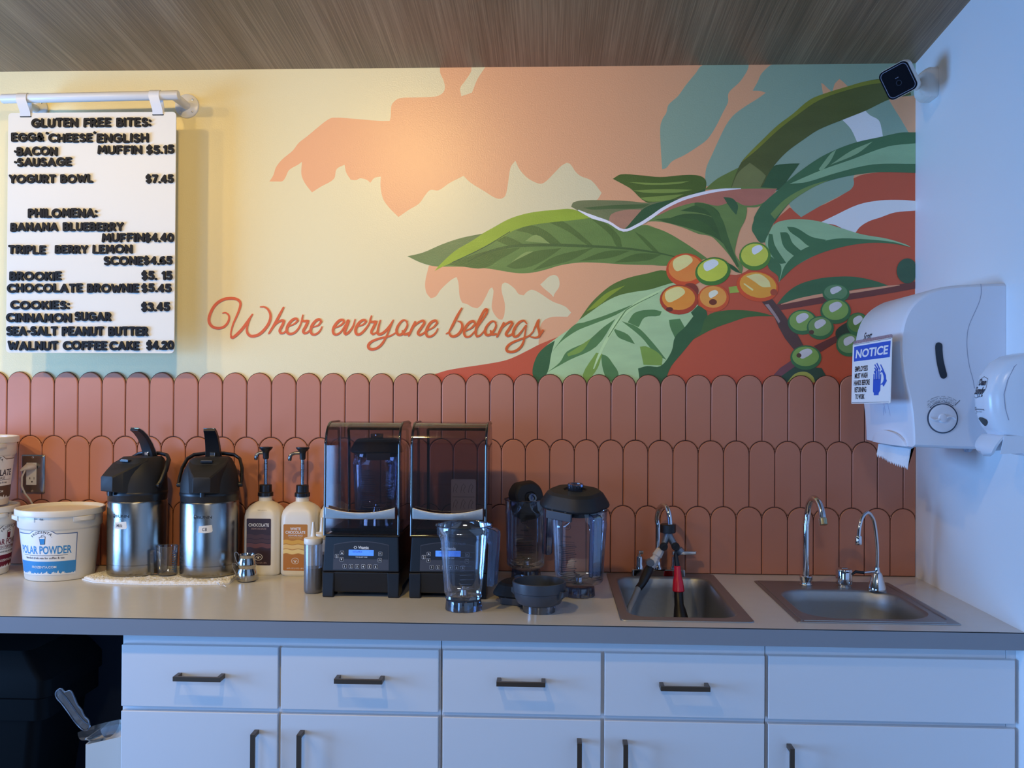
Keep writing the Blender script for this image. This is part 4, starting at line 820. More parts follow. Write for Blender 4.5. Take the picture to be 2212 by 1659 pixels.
# measuring cup
c = root('measuring_cup', 'small clear plastic measuring cup with a handle between the airpots', 'cup', (-1.0405, -.161, .0072)); c.scale = (.8, .8, .97); m = MB()
m.lathe([(.0, .002), (.031, .002), (.0335, .005), (.0375, .083), (.0383, .0855), (.0375, .0865), (.0362, .085)], (0, 0, 0), 40); m.build('cup', CLEAR, c)
m = MB(); P = [(-.0355, .077), (-.05, .0765), (-.052, .07), (-.0495, .008), (-.033, .006)]; m.strip(P, .0045, lambda a, b, h: (a*.82, -h+a*.57, b), -.006, 0, False); R = []
for a, b in P: R.append([(a*.82-.005, a*.57-.004, b), (a*.82+.003, a*.57+.005, b), (a*.82+.003, a*.57+.005, b-.004), (a*.82-.005, a*.57-.004, b-.004)])
m = MB().loft(R); m.build('handle', CLEARD, c, smooth=0)
m = MB(); f = fcyl(0, 0, lambda b: .0337+.0038*b/.083, math.radians(64))
for k in range(9): m.strip([(-.008, .02+k*.0068), (0, .0185+k*.0068), (.009, .022+k*.0068)], .0022, f, .0003, 0, False)
m.build('scale_marks', mat('scale_blue', (70, 120, 170), .5), c, smooth=0)
m = MB().lathe([(0, .0032), (.026, .003), (.029, .0026)], (0, 0, 0), 24); m.build('residue', mat('tan_residue', (196, 170, 130), .8), c)

# ------------------------------------------------------------------ nested cream pitchers
def pitcher(label, loc, s, hd):
    c = root('cream_pitcher', label, 'pitcher', loc, group='small steel cream pitchers'); m = MB()
    out = [(.0, 0), (.024, 0), (.0285, .003), (.0305, .012), (.030, .026), (.0265, .037), (.0262, .041), (.0285, .047), (.0292, .0495)]
    m.lathe([(r*s, z*s) for r, z in out]+[((r-.0012)*s, z*s+.0012) for r, z in out[::-1][:-1]]+[(0, .0014*s)], (0, 0, 0), 40); m.build('body', STEELP, c)
    hp = [(.026, .046), (.034, .055), (.041, .0555), (.0435, .05), (.041, .042), (.034, .023), (.0295, .013)] if not hd[1] else [(.0265, .046), (.03, .0565), (.036, .0625), (.041, .06), (.0415, .052), (.036, .032), (.029, .02)]
    an = hd[0]; u = Vector((math.cos(an), math.sin(an), 0)); m = MB(); band(m, [u*(a*s)+Vector((0, 0, b*s)) for a, b in hp], Vector((-math.sin(an), math.cos(an), 0))*.0085, .0014).build('handle', STEELP, c, smooth=60)
    return c
pitcher('steel cream pitcher standing on the worktop under a smaller one', (-.797, -.1945, .0003), .93, (math.radians(188), 0))
pitcher('steel cream pitcher nested in the mouth of another', (-.7975, -.1945, .0335), .82, (math.radians(205), 1))

# ------------------------------------------------------------------ sauce bottles with pumps
SAUCE = mat('sauce_bottle_plastic', (236, 230, 216), .38)
PUMPM = mat('pump_metal', (150, 148, 150), .22, 1)
def sauce(label, x0, x1, yf, lbl, turn=0.0, spw=.03, white=False):
    c = root('sauce_bottle', label, 'bottle', ((x0+x1)/2, yf+.048, .0003), turn, 'white sauce bottles with pumps'); hx = (x1-x0)/2; R = []
    for z, k, r in ((0, .93, .02), (.003, .98, .02), (.008, 1, .02), (.150, 1, .02), (.172, .995, .022), (.186, .95, .026), (.197, .84, .034), (.2055, .64, .04), (.2105, .44, .05), (.2125, .365, .05), (.226, .355, .05)):
        R.append(rrect(0, 0, hx*k, .048*k if k > .5 else hx*k, r if k > .5 else hx*k, z, 7))
    m = MB().loft(R); m.build('bottle', SAUCE if not white else WHITEP, c, smooth=40)
    pb = BLACK if not white else WHITEP; pm = PUMPM if not white else mat('pump_white', (214, 216, 220), .35)
    m = MB().lathe([(.0215, .2262), (.0225, .2265), (.0225, .2365), (.0205, .2385), (.0185, .2395), (.018, .259), (.0165, .2605), (.006, .261)], (0, 0, 0), 28, 0, None, True, False); m.build('pump_collar', pb, c)
    m = MB().lathe([(.0052, .261), (.0052, .338)], (0, 0, 0), 16); [m.lathe([(.0054, z), (.0056, z+.0006), (.0054, z+.0012)], (0, 0, 0), 16, 1) for z in (.305, .322)]; m.build('pump_stem', [pm, SEAM], c)
    m = MB().lathe([(.006, .335), (.0085, .337), (.009, .352), (.0105, .358), (.0175, .3655), (.0195, .3685), (.0195, .3715), (.0, .3725)], (0, 0, 0), 24, 0, None, True, False); m.build('pump_head', pb, c)
    m = MB().tube([(-.006, 0, .3545), (-.016, -.002, .3545), (-.022, -.004, .352), (-.0262, -.006, .346), (-.0275, -.007, .338), (-.0275, -.007, .333)], [.0052, .0052, .0054, .0058, .0058, .004], 12) if spw < .035 else MB().tube([(-.006, 0, .3545), (-.022, -.003, .354), (-.031, -.005, .351), (-.0355, -.006, .345), (-.0365, -.0065, .336), (-.0365, -.0065, .331)], [.0052, .0052, .0054, .0058, .0058, .004], 12)
    m.build('pump_spout', pm if not white else WHITEP, c)
    if lbl: lbl(c, hx)
    return c
CHD = mat('label_dark_chocolate', (52, 30, 34), .45); CH2 = mat('label_chocolate_mid', (74, 46, 46), .45); CH3 = mat('label_chocolate_light', (104, 60, 54), .45); CH0 = mat('label_chocolate_deep', (42, 24, 28), .45)
CAD = mat('label_caramel', (190, 122, 36), .45); CA1 = mat('label_yellow', (226, 168, 62), .45); CA2 = mat('label_cream_yellow', (240, 198, 118), .45); CA3 = mat('label_pale_yellow', (246, 214, 136), .45)
def wavy(m, f, x0, x1, z0, z1, h, mi, ph=0.0):
    n = 30; A = 0.0016; w_ = lambda a: A*math.sin((a-x0)/(x1-x0)*4*PI+ph); bandstrip(m, f, x0, x1, lambda a: z0+w_(a), lambda a: z1+w_(a), h, mi, n)
def chocolate_label(c, hx):
    m = MB(); f = fy(-.0481); x0, x1, z0, z1 = -.0405, .0315, .030, .1655
    m.plate(rr2(x0, x1, z0, z1, .003, 4), f, .0003, 0)
    wavy(m, f, x0, x1, .107, .119, .0005, 1); wavy(m, f, x0, x1, .0955, .1065, .0005, 2); wavy(m, f, x0, x1, .0810, .0945, .0005, 3)
    for z in (.1068, .0948): wavy(m, f, x0, x1, z-.0012, z, .0007, 4)
    m.text('CHOCOLATE', f, -.0045, .1425, .0095, .0006, 5, .018, 'C', .06); m.text('SIGNATURE SAUCE', f, -.0045, .134, .0048, .0006, 6, .008, 'C', .044)
    P = ell(-.005, .054, .0115, .009, 28); m.strip(P+P[:1], .0013, f, .0006, 5, False); m.strip(A_(-.005, .051, .0075, .006, 10, 170, 10), .0012, f, .0006, 5, False); m.plate(ell(-.005, .0515, .003, .0025, 12), f, .0006, 5)
    m.text('64 FL OZ (2 QT) 1.89 L', f, -.004, .0355, .0036, .0006, 6, .006, 'C', .05)
    m.text('22DEC26 A0431 07:15', f, .006, .1895, .0022, .004, 7, .006, 'C', .026)
    lab(m.build('label', [CHD, CH2, CH2, CH3, CH0, WINK, mat('label_pinkish', (176, 150, 146), .5), INK], c, smooth=0), 'dark brown label with wavy stripes')
def white_label(c, hx):
    m = MB(); f = fy(-.0481); x0, x1, z0, z1 = -.042, .0285, .0165, .1505
    m.plate(rr2(x0, x1, z0, z1, .003, 4), f, .0003, 0)
    wavy(m, f, x0, x1, .093, .1045, .0005, 1); wavy(m, f, x0, x1, .079, .0915, .0005, 2); wavy(m, f, x0, x1, .065, .0775, .0005, 3)
    for z in (.0925, .0785): wavy(m, f, x0, x1, z-.0012, z, .0007, 0)
    m.text('WHITE', f, -.0065, .1335, .0085, .0006, 5, .018, 'C', .031); m.text('CHOCOLATE', f, -.0065, .1235, .0085, .0006, 5, .018, 'C', .058); m.text('SIGNATURE SAUCE', f, -.0065, .116, .0048, .0006, 5, .008, 'C', .042); m.text('ARTIFICIALLY FLAVORED', f, -.0065, .11, .0034, .0006, 2, .008, 'C', .038)
    P = ell(-.007, .0445, .0105, .0085, 28); m.strip(P+P[:1], .0013, f, .0006, 5, False); m.strip(A_(-.007, .0415, .007, .0055, 10, 170, 10), .0012, f, .0006, 5, False); m.plate(ell(-.007, .042, .003, .0025, 12), f, .0006, 5)
    m.text('64 FL OZ (2 QT) 1.89 L', f, -.006, .0215, .0036, .0006, 5, .006, 'C', .05)
    lab(m.build('label', [CAD, CA1, CA2, CA3, CAD, WINK], c, smooth=0), 'golden yellow label with wavy stripes')
sauce('white pump bottle of sauce with a dark brown chocolate label', -.837, -.7305, -.118, chocolate_label)
sauce('white pump bottle of sauce with a golden white chocolate label', -.7265, -.619, -.121, white_label, 0, .05)
sauce('plain white pump bottle half hidden behind the left blender', -.6185, -.5345, -.105, None, 0, .03, True)
SQZ = clear('frosted_squeeze_plastic', (214, 216, 222), .25, .06, .14, (226, 228, 232))
SYR = mat('brown_syrup', (84, 52, 48), .35)
def squeeze(label, x, y, lvl):
    c = root('squeeze_bottle', label, 'bottle', (x, y, .0003), group='squeeze bottles by the left blender'); m = MB()
    m.lathe([(.0, .001), (.0215, .001), (.0238, .004), (.0243, .01), (.0243, .128), (.0225, .133)], (0, 0, 0), 36); m.build('bottle', SQZ, c)
    m = MB().lathe([(.0, .0018), (.021, .0018), (.0232, .0045), (.0237, .01), (.0237, lvl), (0, lvl)], (0, 0, 0), 36); lab(m.build('sauce', SYR, c), 'dark brown sauce inside')
    m = MB().lathe([(.0235, .130), (.0248, .132), (.0248, .142), (.0235, .1455), (.0125, .148), (.0075, .15), (.0062, .156), (.0030, .188), (.0024, .1885), (.0, .1885)], (0, 0, 0), 30, 0, None, True, False); lab(m.build('nozzle_cap', mat('nozzle_white', (228, 222, 210), .4), c), 'white cone nozzle cap'); return c
squeeze('squeeze bottle half full of brown sauce beside the left blender', -.5735, -.3285, .0665)
squeeze('squeeze bottle standing behind the half full one', -.5705, -.245, .09)
# ------------------------------------------------------------------ blender jars and lids
def poly_ring(rx, ry, z, n=8, ch=.3, cx=0, cy=0):
    # octagon with cut corners
    a, b = rx, ry; k = ch
    P = [(a, -b*(1-k)), (a, b*(1-k)), (a*(1-k), b), (-a*(1-k), b), (-a, b*(1-k)), (-a, -b*(1-k)), (-a*(1-k), -b), (a*(1-k), -b)]
    return [(cx+p[0], cy+p[1], z) for p in P]
JARC = clear('jar_plastic', (222, 228, 238), .03, .07, .03, (190, 205, 230))
JARH = clear('jar_handle_plastic', (200, 212, 232), .05, .1, .12, (150, 180, 230))
JARB = clear('jar_base_plastic', (150, 160, 180), .04, .08, .05, (150, 170, 200))
JPROF = {0: ((.0, .86, .62), (.03, 1.0, .55), (.07, 1.05, .5), (.7, .0, .5), (.83, .0, .58), (.865, .0, .75), (.985, .0, .95), (1, 0, .98))}
def make_jar(c, h, rb, rt_, hang, o=(0, 0, 0), bot=None, flare=False):
    ox, oy, oz = o; sh = lambda R: [[(x+ox, y+oy, z+oz) for x, y, z in r] for r in R]
    base = []
    for z, r in ((0, rb), (.002, rb+.001), (.024, rb-.001), (.027, rb-.004)):
        ring = []
        for k in range(48):
            a = 2*PI*k/48; rr = r*(1 if (k % 6) not in (0,) else .93); ring.append((rr*math.cos(a), rr*math.sin(a), z))
        base.append(ring)
    m = MB().loft(sh(base), 0, True, True); b = m.build('base', JARB, c, smooth=20)
    R = []
    lo = bot or rb*1.02; hi = lo+(rt_*(.82 if flare else .95)-lo)
    for t_, r, q in ((.0, rb*.9, .8), (.02, rb*1.0, .7), (.055, lo*.93, .6), (.10, lo, .5), (.5, lo+(hi-lo)*.5, .5), (.80, hi, .55), (.835, hi*1.02, .6), (.88, rt_*.96, .8), (.985, rt_, .95), (1, rt_*1.01, .98)):
        R.append(rrect(0, 0, r, r, r*q, .0275+t_*(h-.0275), 7))
    m = MB().loft(sh(R), 0, True, False); m.build('body', JARC, c, smooth=40)
    m = MB(); n = 48; P = [(p[0]+ox, p[1]+oy, h+oz) for p in R[-1]]; m.tube(P+P[:1], .0019, 8, 0, False).build('rim', JARB, c)
    d = Vector((math.cos(hang), math.sin(hang), 0)); s_ = Vector((-d.y, d.x, 0))*.0115
    off = Vector(o); R = []
    zz = lambda z: Vector((0, 0, z))
    prof = [(rt_*.96, h-.006, h-.030), (rt_+.010, h-.004, h-.034), (rt_+.018, h-.007, h-.05), (rt_+.019, h-.03, h-.06)]
    outl = [(rt_*.95, h-.004), (rt_+.012, h-.006), (rt_+.0215, h-.011), (rt_+.0225, h-.02), (rt_+.0165, .068), (rt_+.012, .063), (rt_-.001, .063), (rt_-.002, .07), (rt_+.002, h-.045), (rt_-.004, h-.034), (rt_*.92, h-.031)]
    for sgn in (-1, 1):
        R.append([off+d*a+zz(b_)+s_*sgn for a, b_ in outl])
    m = MB(); k = len(m.V); n = len(outl); m.V += [tuple(p) for p in R[0]]+[tuple(p) for p in R[1]]
    for i in range(n): m.F.append([i, (i+1) % n, n+(i+1) % n, n+i]); m.M.append(0)
    tr = tessellate_polygon([[Vector((a, b_, 0)) for a, b_ in outl]])
    for q in tr: m.F.append(list(q)); m.M.append(0); m.F.append([n+i for i in q]); m.M.append(0)
    hd_ = m.build('handle', JARH, c, smooth=35)
    for r_ in R: MB().tube([tuple(p) for p in r_]+[tuple(r_[0])], .0012, 6, 0, False).build('handle_edge', JARB, hd_)
    m = MB(); m.lathe([(0, .030), (.018, .030), (.019, .034), (.011, .036), (.009, .048), (.0035, .05), (.0035, .056), (0, .057)], o, 20)
    for k in range(4):
        a = k*PI/2+.5; u = Vector((math.cos(a), math.sin(a), 0)); v_ = Vector((-u.y, u.x, 0)); O = Vector(o)+zz(.05)
        m.loft([[O+u*.003+v_*.005, O+u*.003-v_*.005, O+u*.003-v_*.005+zz(.0012), O+u*.003+v_*.005+zz(.0012)], [O+u*.028+v_*.002+zz(.008*(1 if k % 2 else -1)), O+u*.028-v_*.002+zz(.008*(1 if k % 2 else -1)), O+u*.028-v_*.002+zz(.009*(1 if k % 2 else -1)), O+u*.028+v_*.002+zz(.009*(1 if k % 2 else -1))]])
    m.build('blade_assembly', CHROME, c, smooth=30)
    return R
def jar_marks(c, f, x, z0, nl, step, wd, ic=None):
    m = MB()
    for k in range(nl):
        L = wd if k % 4 == 0 else wd*.86
        m.strip([(x-L/2, z0+k*step), (x+L/2, z0+k*step)], .0012 if k % 4 else .0018, f, .0004, 0, False)
        if k % 4 == 0: m.plate([(x-L/2-.004, z0+k*step-.001), (x-L/2-.004, z0+k*step+.001), (x-L/2+.001, z0+k*step)], f, .0004, 0)
    zt = z0+nl*step
    m.text('MAXIMUM LIQUID FILL', f, x, zt+.001, .0028, .0004, 0, .01, 'C', wd*.85); m.text('OUNCES', f, x, zt+.014, .0042, .0004, 0, .015, 'C', .02)
    P = ell(x, zt+.0425, .0085, .0085, 24); m.strip(P+P[:1], .0011, f, .0004, 0, False); m.text('NSF', f, x, zt+.0395, .0062, .0004, 0, .01, 'C', .012)
    return m.build('measuring_marks', ic or INK, c, smooth=0)
def oct_ring(r, z, ch):
    P = poly_ring(r, r, z, ch=ch); out = []
    for i in range(8):
        a, b_, d = Vector(P[i-1]), Vector(P[i]), Vector(P[(i+1) % 8]); q = min((a-b_).length, (d-b_).length)*.36
        p0, p1 = b_+(a-b_).normalized()*q, b_+(d-b_).normalized()*q
        for k in range(5): t_ = k/4; out.append(tuple(p0*(1-t_)**2+b_*2*t_*(1-t_)+p1*t_*t_))
    return out
def make_lid(c, s=1.0, o=(0, 0, 0), body=BLACKM):
    ox, oy, oz = o; T = lambda R: [[(x*s+ox, y*s+oy, z*s+oz) for x, y, z in r] for r in R]
    m = MB().loft(T([oct_ring(.060, 0, .42), oct_ring(.061, .012, .42), oct_ring(.0765, .0135, .45), oct_ring(.078, .018, .45), oct_ring(.076, .024, .45), oct_ring(.064, .046, .48), oct_ring(.057, .052, .5), oct_ring(.027, .0545, .5), oct_ring(.025, .050, .5)]), 0, True, True)
    b = m.build('cover', body, c, smooth=18, bevel=.0012)
    for k in (-1, 1): MB().loft(T([[(k*.018-.003, -.0785, .014), (k*.018+.003, -.0785, .014), (k*.018+.003, -.066, .041), (k*.018-.003, -.066, .041)], [(k*.018-.003, -.074, .014), (k*.018+.003, -.074, .014), (k*.018+.003, -.060, .041), (k*.018-.003, -.060, .041)]])).build('rib', body, c, smooth=0)
    m = MB().loft(T([[(-.034, -.080, -.006), (.034, -.080, -.006), (.034, -.080, .0135), (-.034, -.080, .0135)], [(-.034, -.0725, -.006), (.034, -.0725, -.006), (.034, -.0725, .0135), (-.034, -.0725, .0135)]])); lab(m.build('pull_tab', mat('grey_rubber_tab', (70, 74, 82), .5), c, smooth=0, bevel=.001), 'grey rubber tab')
    R = []
    for z, r in ((.048, .0175), (.066, .0195), (.068, .0185), (.0682, .011), (.063, .010)):
        R.append([(r*(1 if k % 2 else .93)*math.cos(2*PI*k/32), r*(1 if k % 2 else .93)*math.sin(2*PI*k/32), z) for k in range(32)])
    m = MB().loft(T(R), 0, False, True); lab(m.build('lid_plug', JARB, c, smooth=20), 'clear ribbed lid plug')

c = root('blender_jar', 'empty clear blender jar with no lid, in front of the blender', 'blender jar', (-.154, -.4915, .0003), group='clear blender jars')
make_jar(c, .2085, .0445, .068, math.radians(-16), flare=True); f = fcyl(0, 0, lambda b: .0475+.009*b/.2, math.radians(2)); 
m = MB(); [m.strip([(-.006, .06+.011*k), (.02 if k % 2 else .026, .06+.011*k)], .0009, f, .0004, 0, False) for k in range(9)]; m.text('OUNCES', f, -.006, .168, .0048, .0004, 0, .012, 'C', .024); m.build('measuring_marks', mat('faint_print', (110, 122, 146), .5), c, smooth=0)
c = root('blender_jar', 'tall clear blender jar with its black lid on, beside the square sink', 'blender jar', (.136, -.3175, .0003), group='clear blender jars')
make_jar(c, .2275, .0425, .0755, math.radians(-62), bot=.0625); jar_marks(c, fcyl(0, 0, lambda b: .0635+.008*b/.2, math.radians(-27)), .0, .045, 22, .0047, .044)
m2 = jar_marks(c, fcyl(0, 0, lambda b: .0635+.008*b/.2, math.radians(48)), .0, .05, 22, .0047, .03)
lid1 = root('jar_lid', 'black octagonal lid tilted on top of the tall jar by the sink', 'lid', (.1235, -.3195, .2245), math.radians(-34), 'black blender jar lids'); make_lid(lid1, 1.08); lid1.rotation_euler = (math.radians(6), math.radians(5.5), math.radians(-30))
c = root('blender_jar', 'clear blender jar against the tiles with a lid tipped into its mouth', 'blender jar', (-.010, -.0915, .0003), group='clear blender jars')
make_jar(c, .2275, .0425, .0625, math.radians(30), bot=.055); jar_marks(c, fcyl(0, 0, lambda b: .0555+.005*b/.2, math.radians(-4)), .0, .045, 18, .0047, .05)
lid2 = root('jar_lid', 'black lid standing on edge in the mouth of the jar by the tiles', 'lid', (-.016, -.0865, .222), 0, 'black blender jar lids'); make_lid(lid2, .72)
lid2.rotation_euler = (math.radians(74), math.radians(-6), math.radians(34))
lid3 = root('jar_lid', 'black lid lying on the worktop behind the grey cup', 'lid', (-.016, -.385, .0063), math.radians(-20), 'black blender jar lids'); make_lid(lid3, .84)
# grey cup with side tabs
GREYP = mat('charcoal_plastic', (62, 66, 74), .36)
c = root('tamper_cup', 'charcoal plastic cup with side tabs on a clear ring, before the jars', 'cup', (.0335, -.5025, .0003)); m = MB()
m.lathe([(.0, .0185), (.045, .0185), (.053, .022), (.0605, .036), (.062, .049), (.0645, .051), (.0665, .0715), (.0665, .0745), (.0645, .0755), (.0625, .0745), (.0605, .05), (.057, .036), (.048, .025), (0, .024)], (0, 0, 0), 56); m.build('bowl', GREYP, c, smooth=32)
m = MB().lathe([(.0375, 0), (.0395, .0), (.041, .0165), (.043, .0184), (.036, .0184), (.0365, 0), (.0375, 0)], (0, 0, 0), 40); lab(m.build('foot_ring', CLEARD, c, smooth=35), 'clear plastic foot')
for an, L in ((-28, 1), (163, .7)):
    a = math.radians(an); u = Vector((math.cos(a), math.sin(a), 0)); v = Vector((-u.y, u.x, 0)); m = MB()
    for s in (-1, 1):
        p = u*.058+v*(s*.011*L); m.loft([[p-v*.0025+Vector((0, 0, .034)), p+v*.0025+Vector((0, 0, .034)), p+v*.0025+Vector((0, 0, .058)), p-v*.0025+Vector((0, 0, .058))], [p+u*.015*L-v*.0025+Vector((0, 0, .044)), p+u*.015*L+v*.0025+Vector((0, 0, .044)), p+u*.015*L+v*.0025+Vector((0, 0, .056)), p+u*.015*L-v*.0025+Vector((0, 0, .056))]])
    p = u*(.058+.013*L); m.loft([[p-v*.0125*L+Vector((0, 0, .043)), p+v*.0125*L+Vector((0, 0, .043)), p+v*.0125*L+Vector((0, 0, .056)), p-v*.0125*L+Vector((0, 0, .056))], [q+u*.003 for q in (p-v*.0125*L+Vector((0, 0, .043)), p+v*.0125*L+Vector((0, 0, .043)), p+v*.0125*L+Vector((0, 0, .056)), p-v*.0125*L+Vector((0, 0, .056)))]])
    m.build('side_tab', GREYP, c, smooth=0, bevel=.001)

# ------------------------------------------------------------------ countertop blenders in sound enclosures
BODYB = mat('blender_black', (17, 19, 25), .34)
PANEL = mat('blender_panel_grey', (66, 66, 74), .4)
SCREEN = mat('blue_lcd', (70, 130, 240), .4, emit=(rgb(88, 150, 250), .55))
BRUSH = mat('brushed_aluminium', (196, 194, 190), .3, 1, bump=(70, .2, (1, 40, 40)))
def blender_machine(label, x0, x1, yf, full):
    W = x1-x0; c = root('countertop_blender', label, 'blender', ((x0+x1)/2, yf+.14, .0003), 0, 'blenders in smoked sound covers'); h = W/2; F = -.14; B = .145
    sec = [(0.0, h-.004, F+.002), (.003, h-.001, F), (.064, h, F+.003)]
    m = MB()
    m.loft([[(-a, y, z), (a, y, z), (a, B, z), (-a, B, z)] for z, a, y in ((.012, h-.006, F+.010), (.0655, h-.002, F+.005))])
    for s in (-1, 1):
        for y0, y1 in ((F, F+.06), (B-.05, B)):
            m.loft([[(s*(h-.030), y0+.001, 0), (s*(h-.001), y0+.001, 0), (s*(h-.001), y1, 0), (s*(h-.030), y1, 0)], [(s*(h-.032), y0+.003, .0655), (s*h, y0+.003, .0655), (s*h, y1, .0655), (s*(h-.032), y1, .0655)]])
    m.build('base', BODYB, c, smooth=0, bevel=.003)
    P0 = [(-h+.001, F+.004, .0662), (h-.001, F+.004, .0662), (h-.001, B, .0662), (-h+.001, B, .0662)]; P1 = [(-h+.005, F+.012, .159), (h-.005, F+.012, .159), (h-.005, B, .159), (-h+.005, B, .159)]
    MB().loft([P0, P1]).build('motor_housing', BODYB, c, smooth=0, bevel=.0035)
    # control panel lies on the sloping front
    def f(a, b, hh): t_ = (b-.0662)/(.159-.0662); y = F+.004+.008*t_; return (a, y-hh-.0002, b)
    m = MB(); pw = .0725; pz0, pz1 = .0715, .137
    top = [(-pw+.004*0+(2*pw)*k/16, pz1+.009*(1-((k-8)/8)**2)) for k in range(17)]
    m.plate([(-pw-.001, pz0)]+[(a, b) for a, b in top]+[(pw+.001, pz0)], f, .0006, 0)
    m.plate([(-pw+.001, pz0+.028)]+[(a*.985, b-.002) for a, b in top]+[(pw-.001, pz0+.028)], f, .0008, 1)
    pn = m.build('control_panel', [PANEL, mat('panel_dark', (28, 29, 36), .42)], c, smooth=0)
    m = MB(); m.plate(rr2(-.033, .033, .1085, .1235, .0008, 2), f, .0012, 0); m.text('VITAMIX', f, -.010, .1155, .0055, .0014, 1, 0, 'C', .026); [m.plate([(.022+.004*k, .1165), (.0225+.004*k, .1165), (.0225+.004*k, .12), (.022+.004*k, .12)], f, .0014, 1) for k in range(3)]
    lab(m.build('screen', [SCREEN, mat('lcd_segment', (50, 90, 190), .5)], pn, smooth=0), 'lit blue display')
    m = MB(); m.text('Vitamix', f, .006, .1265, .0072, .0012, 0, .02, 'C', .0285); m.text('COMMERCIAL', f, .011, .1248, .0016, .0012, 0, 0, 'C', .02)
    for k in range(6): a = k*PI/3; m.plate(ell(-.0155+.0032*math.cos(a), .1293+.0032*math.sin(a), .0014, .0011, 8), f, .0012, 0)
    m.text('THE QUIET ONE', f, .001, .1035, .0026, .0012, 0, .01, 'C', .031); m.build('logo', WINK, pn, smooth=0)
    def button(x, z, sym):
        m = MB(); m.plate(rr2(x-.0052, x+.0052, z-.0052, z+.0052, .0018, 3), f, .0012, 1); m.plate(rr2(x-.0045, x+.0045, z-.0045, z+.0045, .0014, 3), f, .0015, 0)
        if sym == 'up': m.plate([(x-.0026, z-.002), (x+.0026, z-.002), (x, z+.0026)], f, .0018, 2)
        elif sym == 'dn': m.plate([(x-.0026, z+.002), (x+.0026, z+.002), (x, z-.0026)], f, .0018, 2)
        elif sym == 'ss': m.plate([(x-.0012, z+.0008), (x-.0012, z+.0034), (x+.0016, z+.0021)], f, .0018, 2); m.plate(rr2(x-.0014, x+.0014, z-.0034, z-.0008, .0003, 2), f, .0018, 2)
        elif sym == 'pl': m.strip([(x-.003, z-.0015), (x-.0015, z-.0015), (x-.0015, z+.0015), (x+.0012, z+.0015), (x+.0012, z-.0015), (x+.003, z-.0015)], .0008, f, .0018, 2, False)
        else: m.text(sym, f, x, z-.0026, .0052, .0018, 2, .03)
        m.build('button', [INK, mat('button_outline', (200, 200, 206), .5), WINK], pn, smooth=0)
    button(-.0635, .1065, 'ss'); button(-.0505, .115, 'up'); button(-.0512, .0985, 'dn'); button(.0505, .114, 'pl'); button(.0495, .0975, 'pl')
    for k in range(6): button(-.0425+.0163*k, .0808, str(k+1))
    # smoked cover: front and roof in one curved sheet, two sides and a back
    zb, zt = .1605, .4555; yf_ = F+.008; yb = B-.02
    prof = [(yf_, zb), (yf_+.002, .25), (yf_+.004, .36)]+[(yf_+.004+.062*(1-math.cos(a)), .394+.0605*math.sin(a)) for a in [PI/2*k/8 for k in range(9)]]+[(.02, zt-.0005), (.06, zt-.006)]
    back = [(.085, zt-.02), (.1, zt-.05), (.105, zb+.12), (yb, zb)]
    hh = h-.003; m = MB()
    R = [[(-hh, y, z), (hh, y, z)] for y, z in prof]; m.loft(R, 0, False, False, closed=False); m.build('front_cover', SMOKE, c, smooth=50)
    m = MB(); R = [[(-hh, y, z), (hh, y, z)] for y, z in [prof[-1]]+back]; m.loft(R, 0, False, False, closed=False)
    for s in (-1, 1):
        m.add([(s*hh, y, z) for y, z in prof+back], [list(t) for t in tessellate_polygon([[Vector((y, z, 0)) for y, z in prof+back]])], 0)
    m.build('side_cover', SMOKE, c, smooth=0)
    m = MB()
    for s in (-1, 1): m.tube([(s*(hh-.001), y+.0008, z) for y, z in prof], .0033, 8)
    m.tube([(-hh, prof[0][0], zb+.001), (hh, prof[0][0], zb+.001)], .003, 8); m.tube([(-hh+.014, .088, zt-.024), (hh-.014, .088, zt-.024)], .004, 8)
    for s in (-1, 1): m.tube([(s*(hh-.014), .088, zt-.024), (s*(hh-.014), .1, zt-.06), (s*(hh-.014), .108, zb+.005)], .004, 8)
    lab(m.build('cover_rim', SMOKED, c, smooth=50), 'thick dark cover edges')
    m = MB().box(-hh, hh, -.06, B-.005, .1592, .1685); m.build('jar_platform', BODYB, c, smooth=0, bevel=.003)
    # pinched metal handle
    R = []
    for k in range(17):
        a = -1+2*k/16; x = a*(h*.9); zc = .2185-.0035*(1-a*a)+.0; hz = .0088+.0062*abs(a)**2.2; zc += .004*abs(a)**2; y = F-.004-.012*(1-a*a*.35); R.append([(x, y, zc-hz), (x, y-.0015, zc), (x, y, zc+hz), (x, y+.006, zc+hz), (x, y+.006, zc-hz)])
    m = MB().loft(R); hd = m.build('handle', BRUSH, c, smooth=40, bevel=.0012); lab(hd, 'brushed metal grip')
    MB().box(-h*.72, -h*.6, F-.008, F+.009, .212, .226).box(h*.6, h*.72, F-.008, F+.009, .212, .226).build('handle_mount', BODYB, c, smooth=0)
    if not full:
        m = MB(); g = lambda a, b, q: (a, .098-q, b); m.plate(rr2(-.018, .053, .165, .2885, .004, 4), g, 0, 0)
        for z in (.238,): m.strip([(-.014, z), (.049, z)], .0008, g, .0005, 1, False)
        for i in range(3):
            for j in range(2):
                x, z = -.006+.022*i, .25-.045*j; m.strip([(x-.006, z), (x-.004, z+.016), (x+.002, z+.026), (x+.007, z+.018), (x+.001, z+.006), (x+.005, z)], .0009, g, .0005, 1, False)
        lab(m.build('instruction_label', [mat('label_grey', (190, 192, 196), .5), mat('label_line', (90, 92, 98), .5)], c, smooth=0), 'grey label with line drawings')
    return c
bl1 = blender_machine('black blender with a jar and black hood under its smoked cover', -.5355, -.3325, -.386, True)
bl2 = blender_machine('black blender with an empty smoked cover and a label inside', -.3075, -.1045, -.384, False)
p = bl1.location
c = root('blender_jar', 'clear blender jar under the smoked cover of the left blender', 'blender jar', (p.x+.012, p.y+.014, .1695), 0, 'clear blender jars')
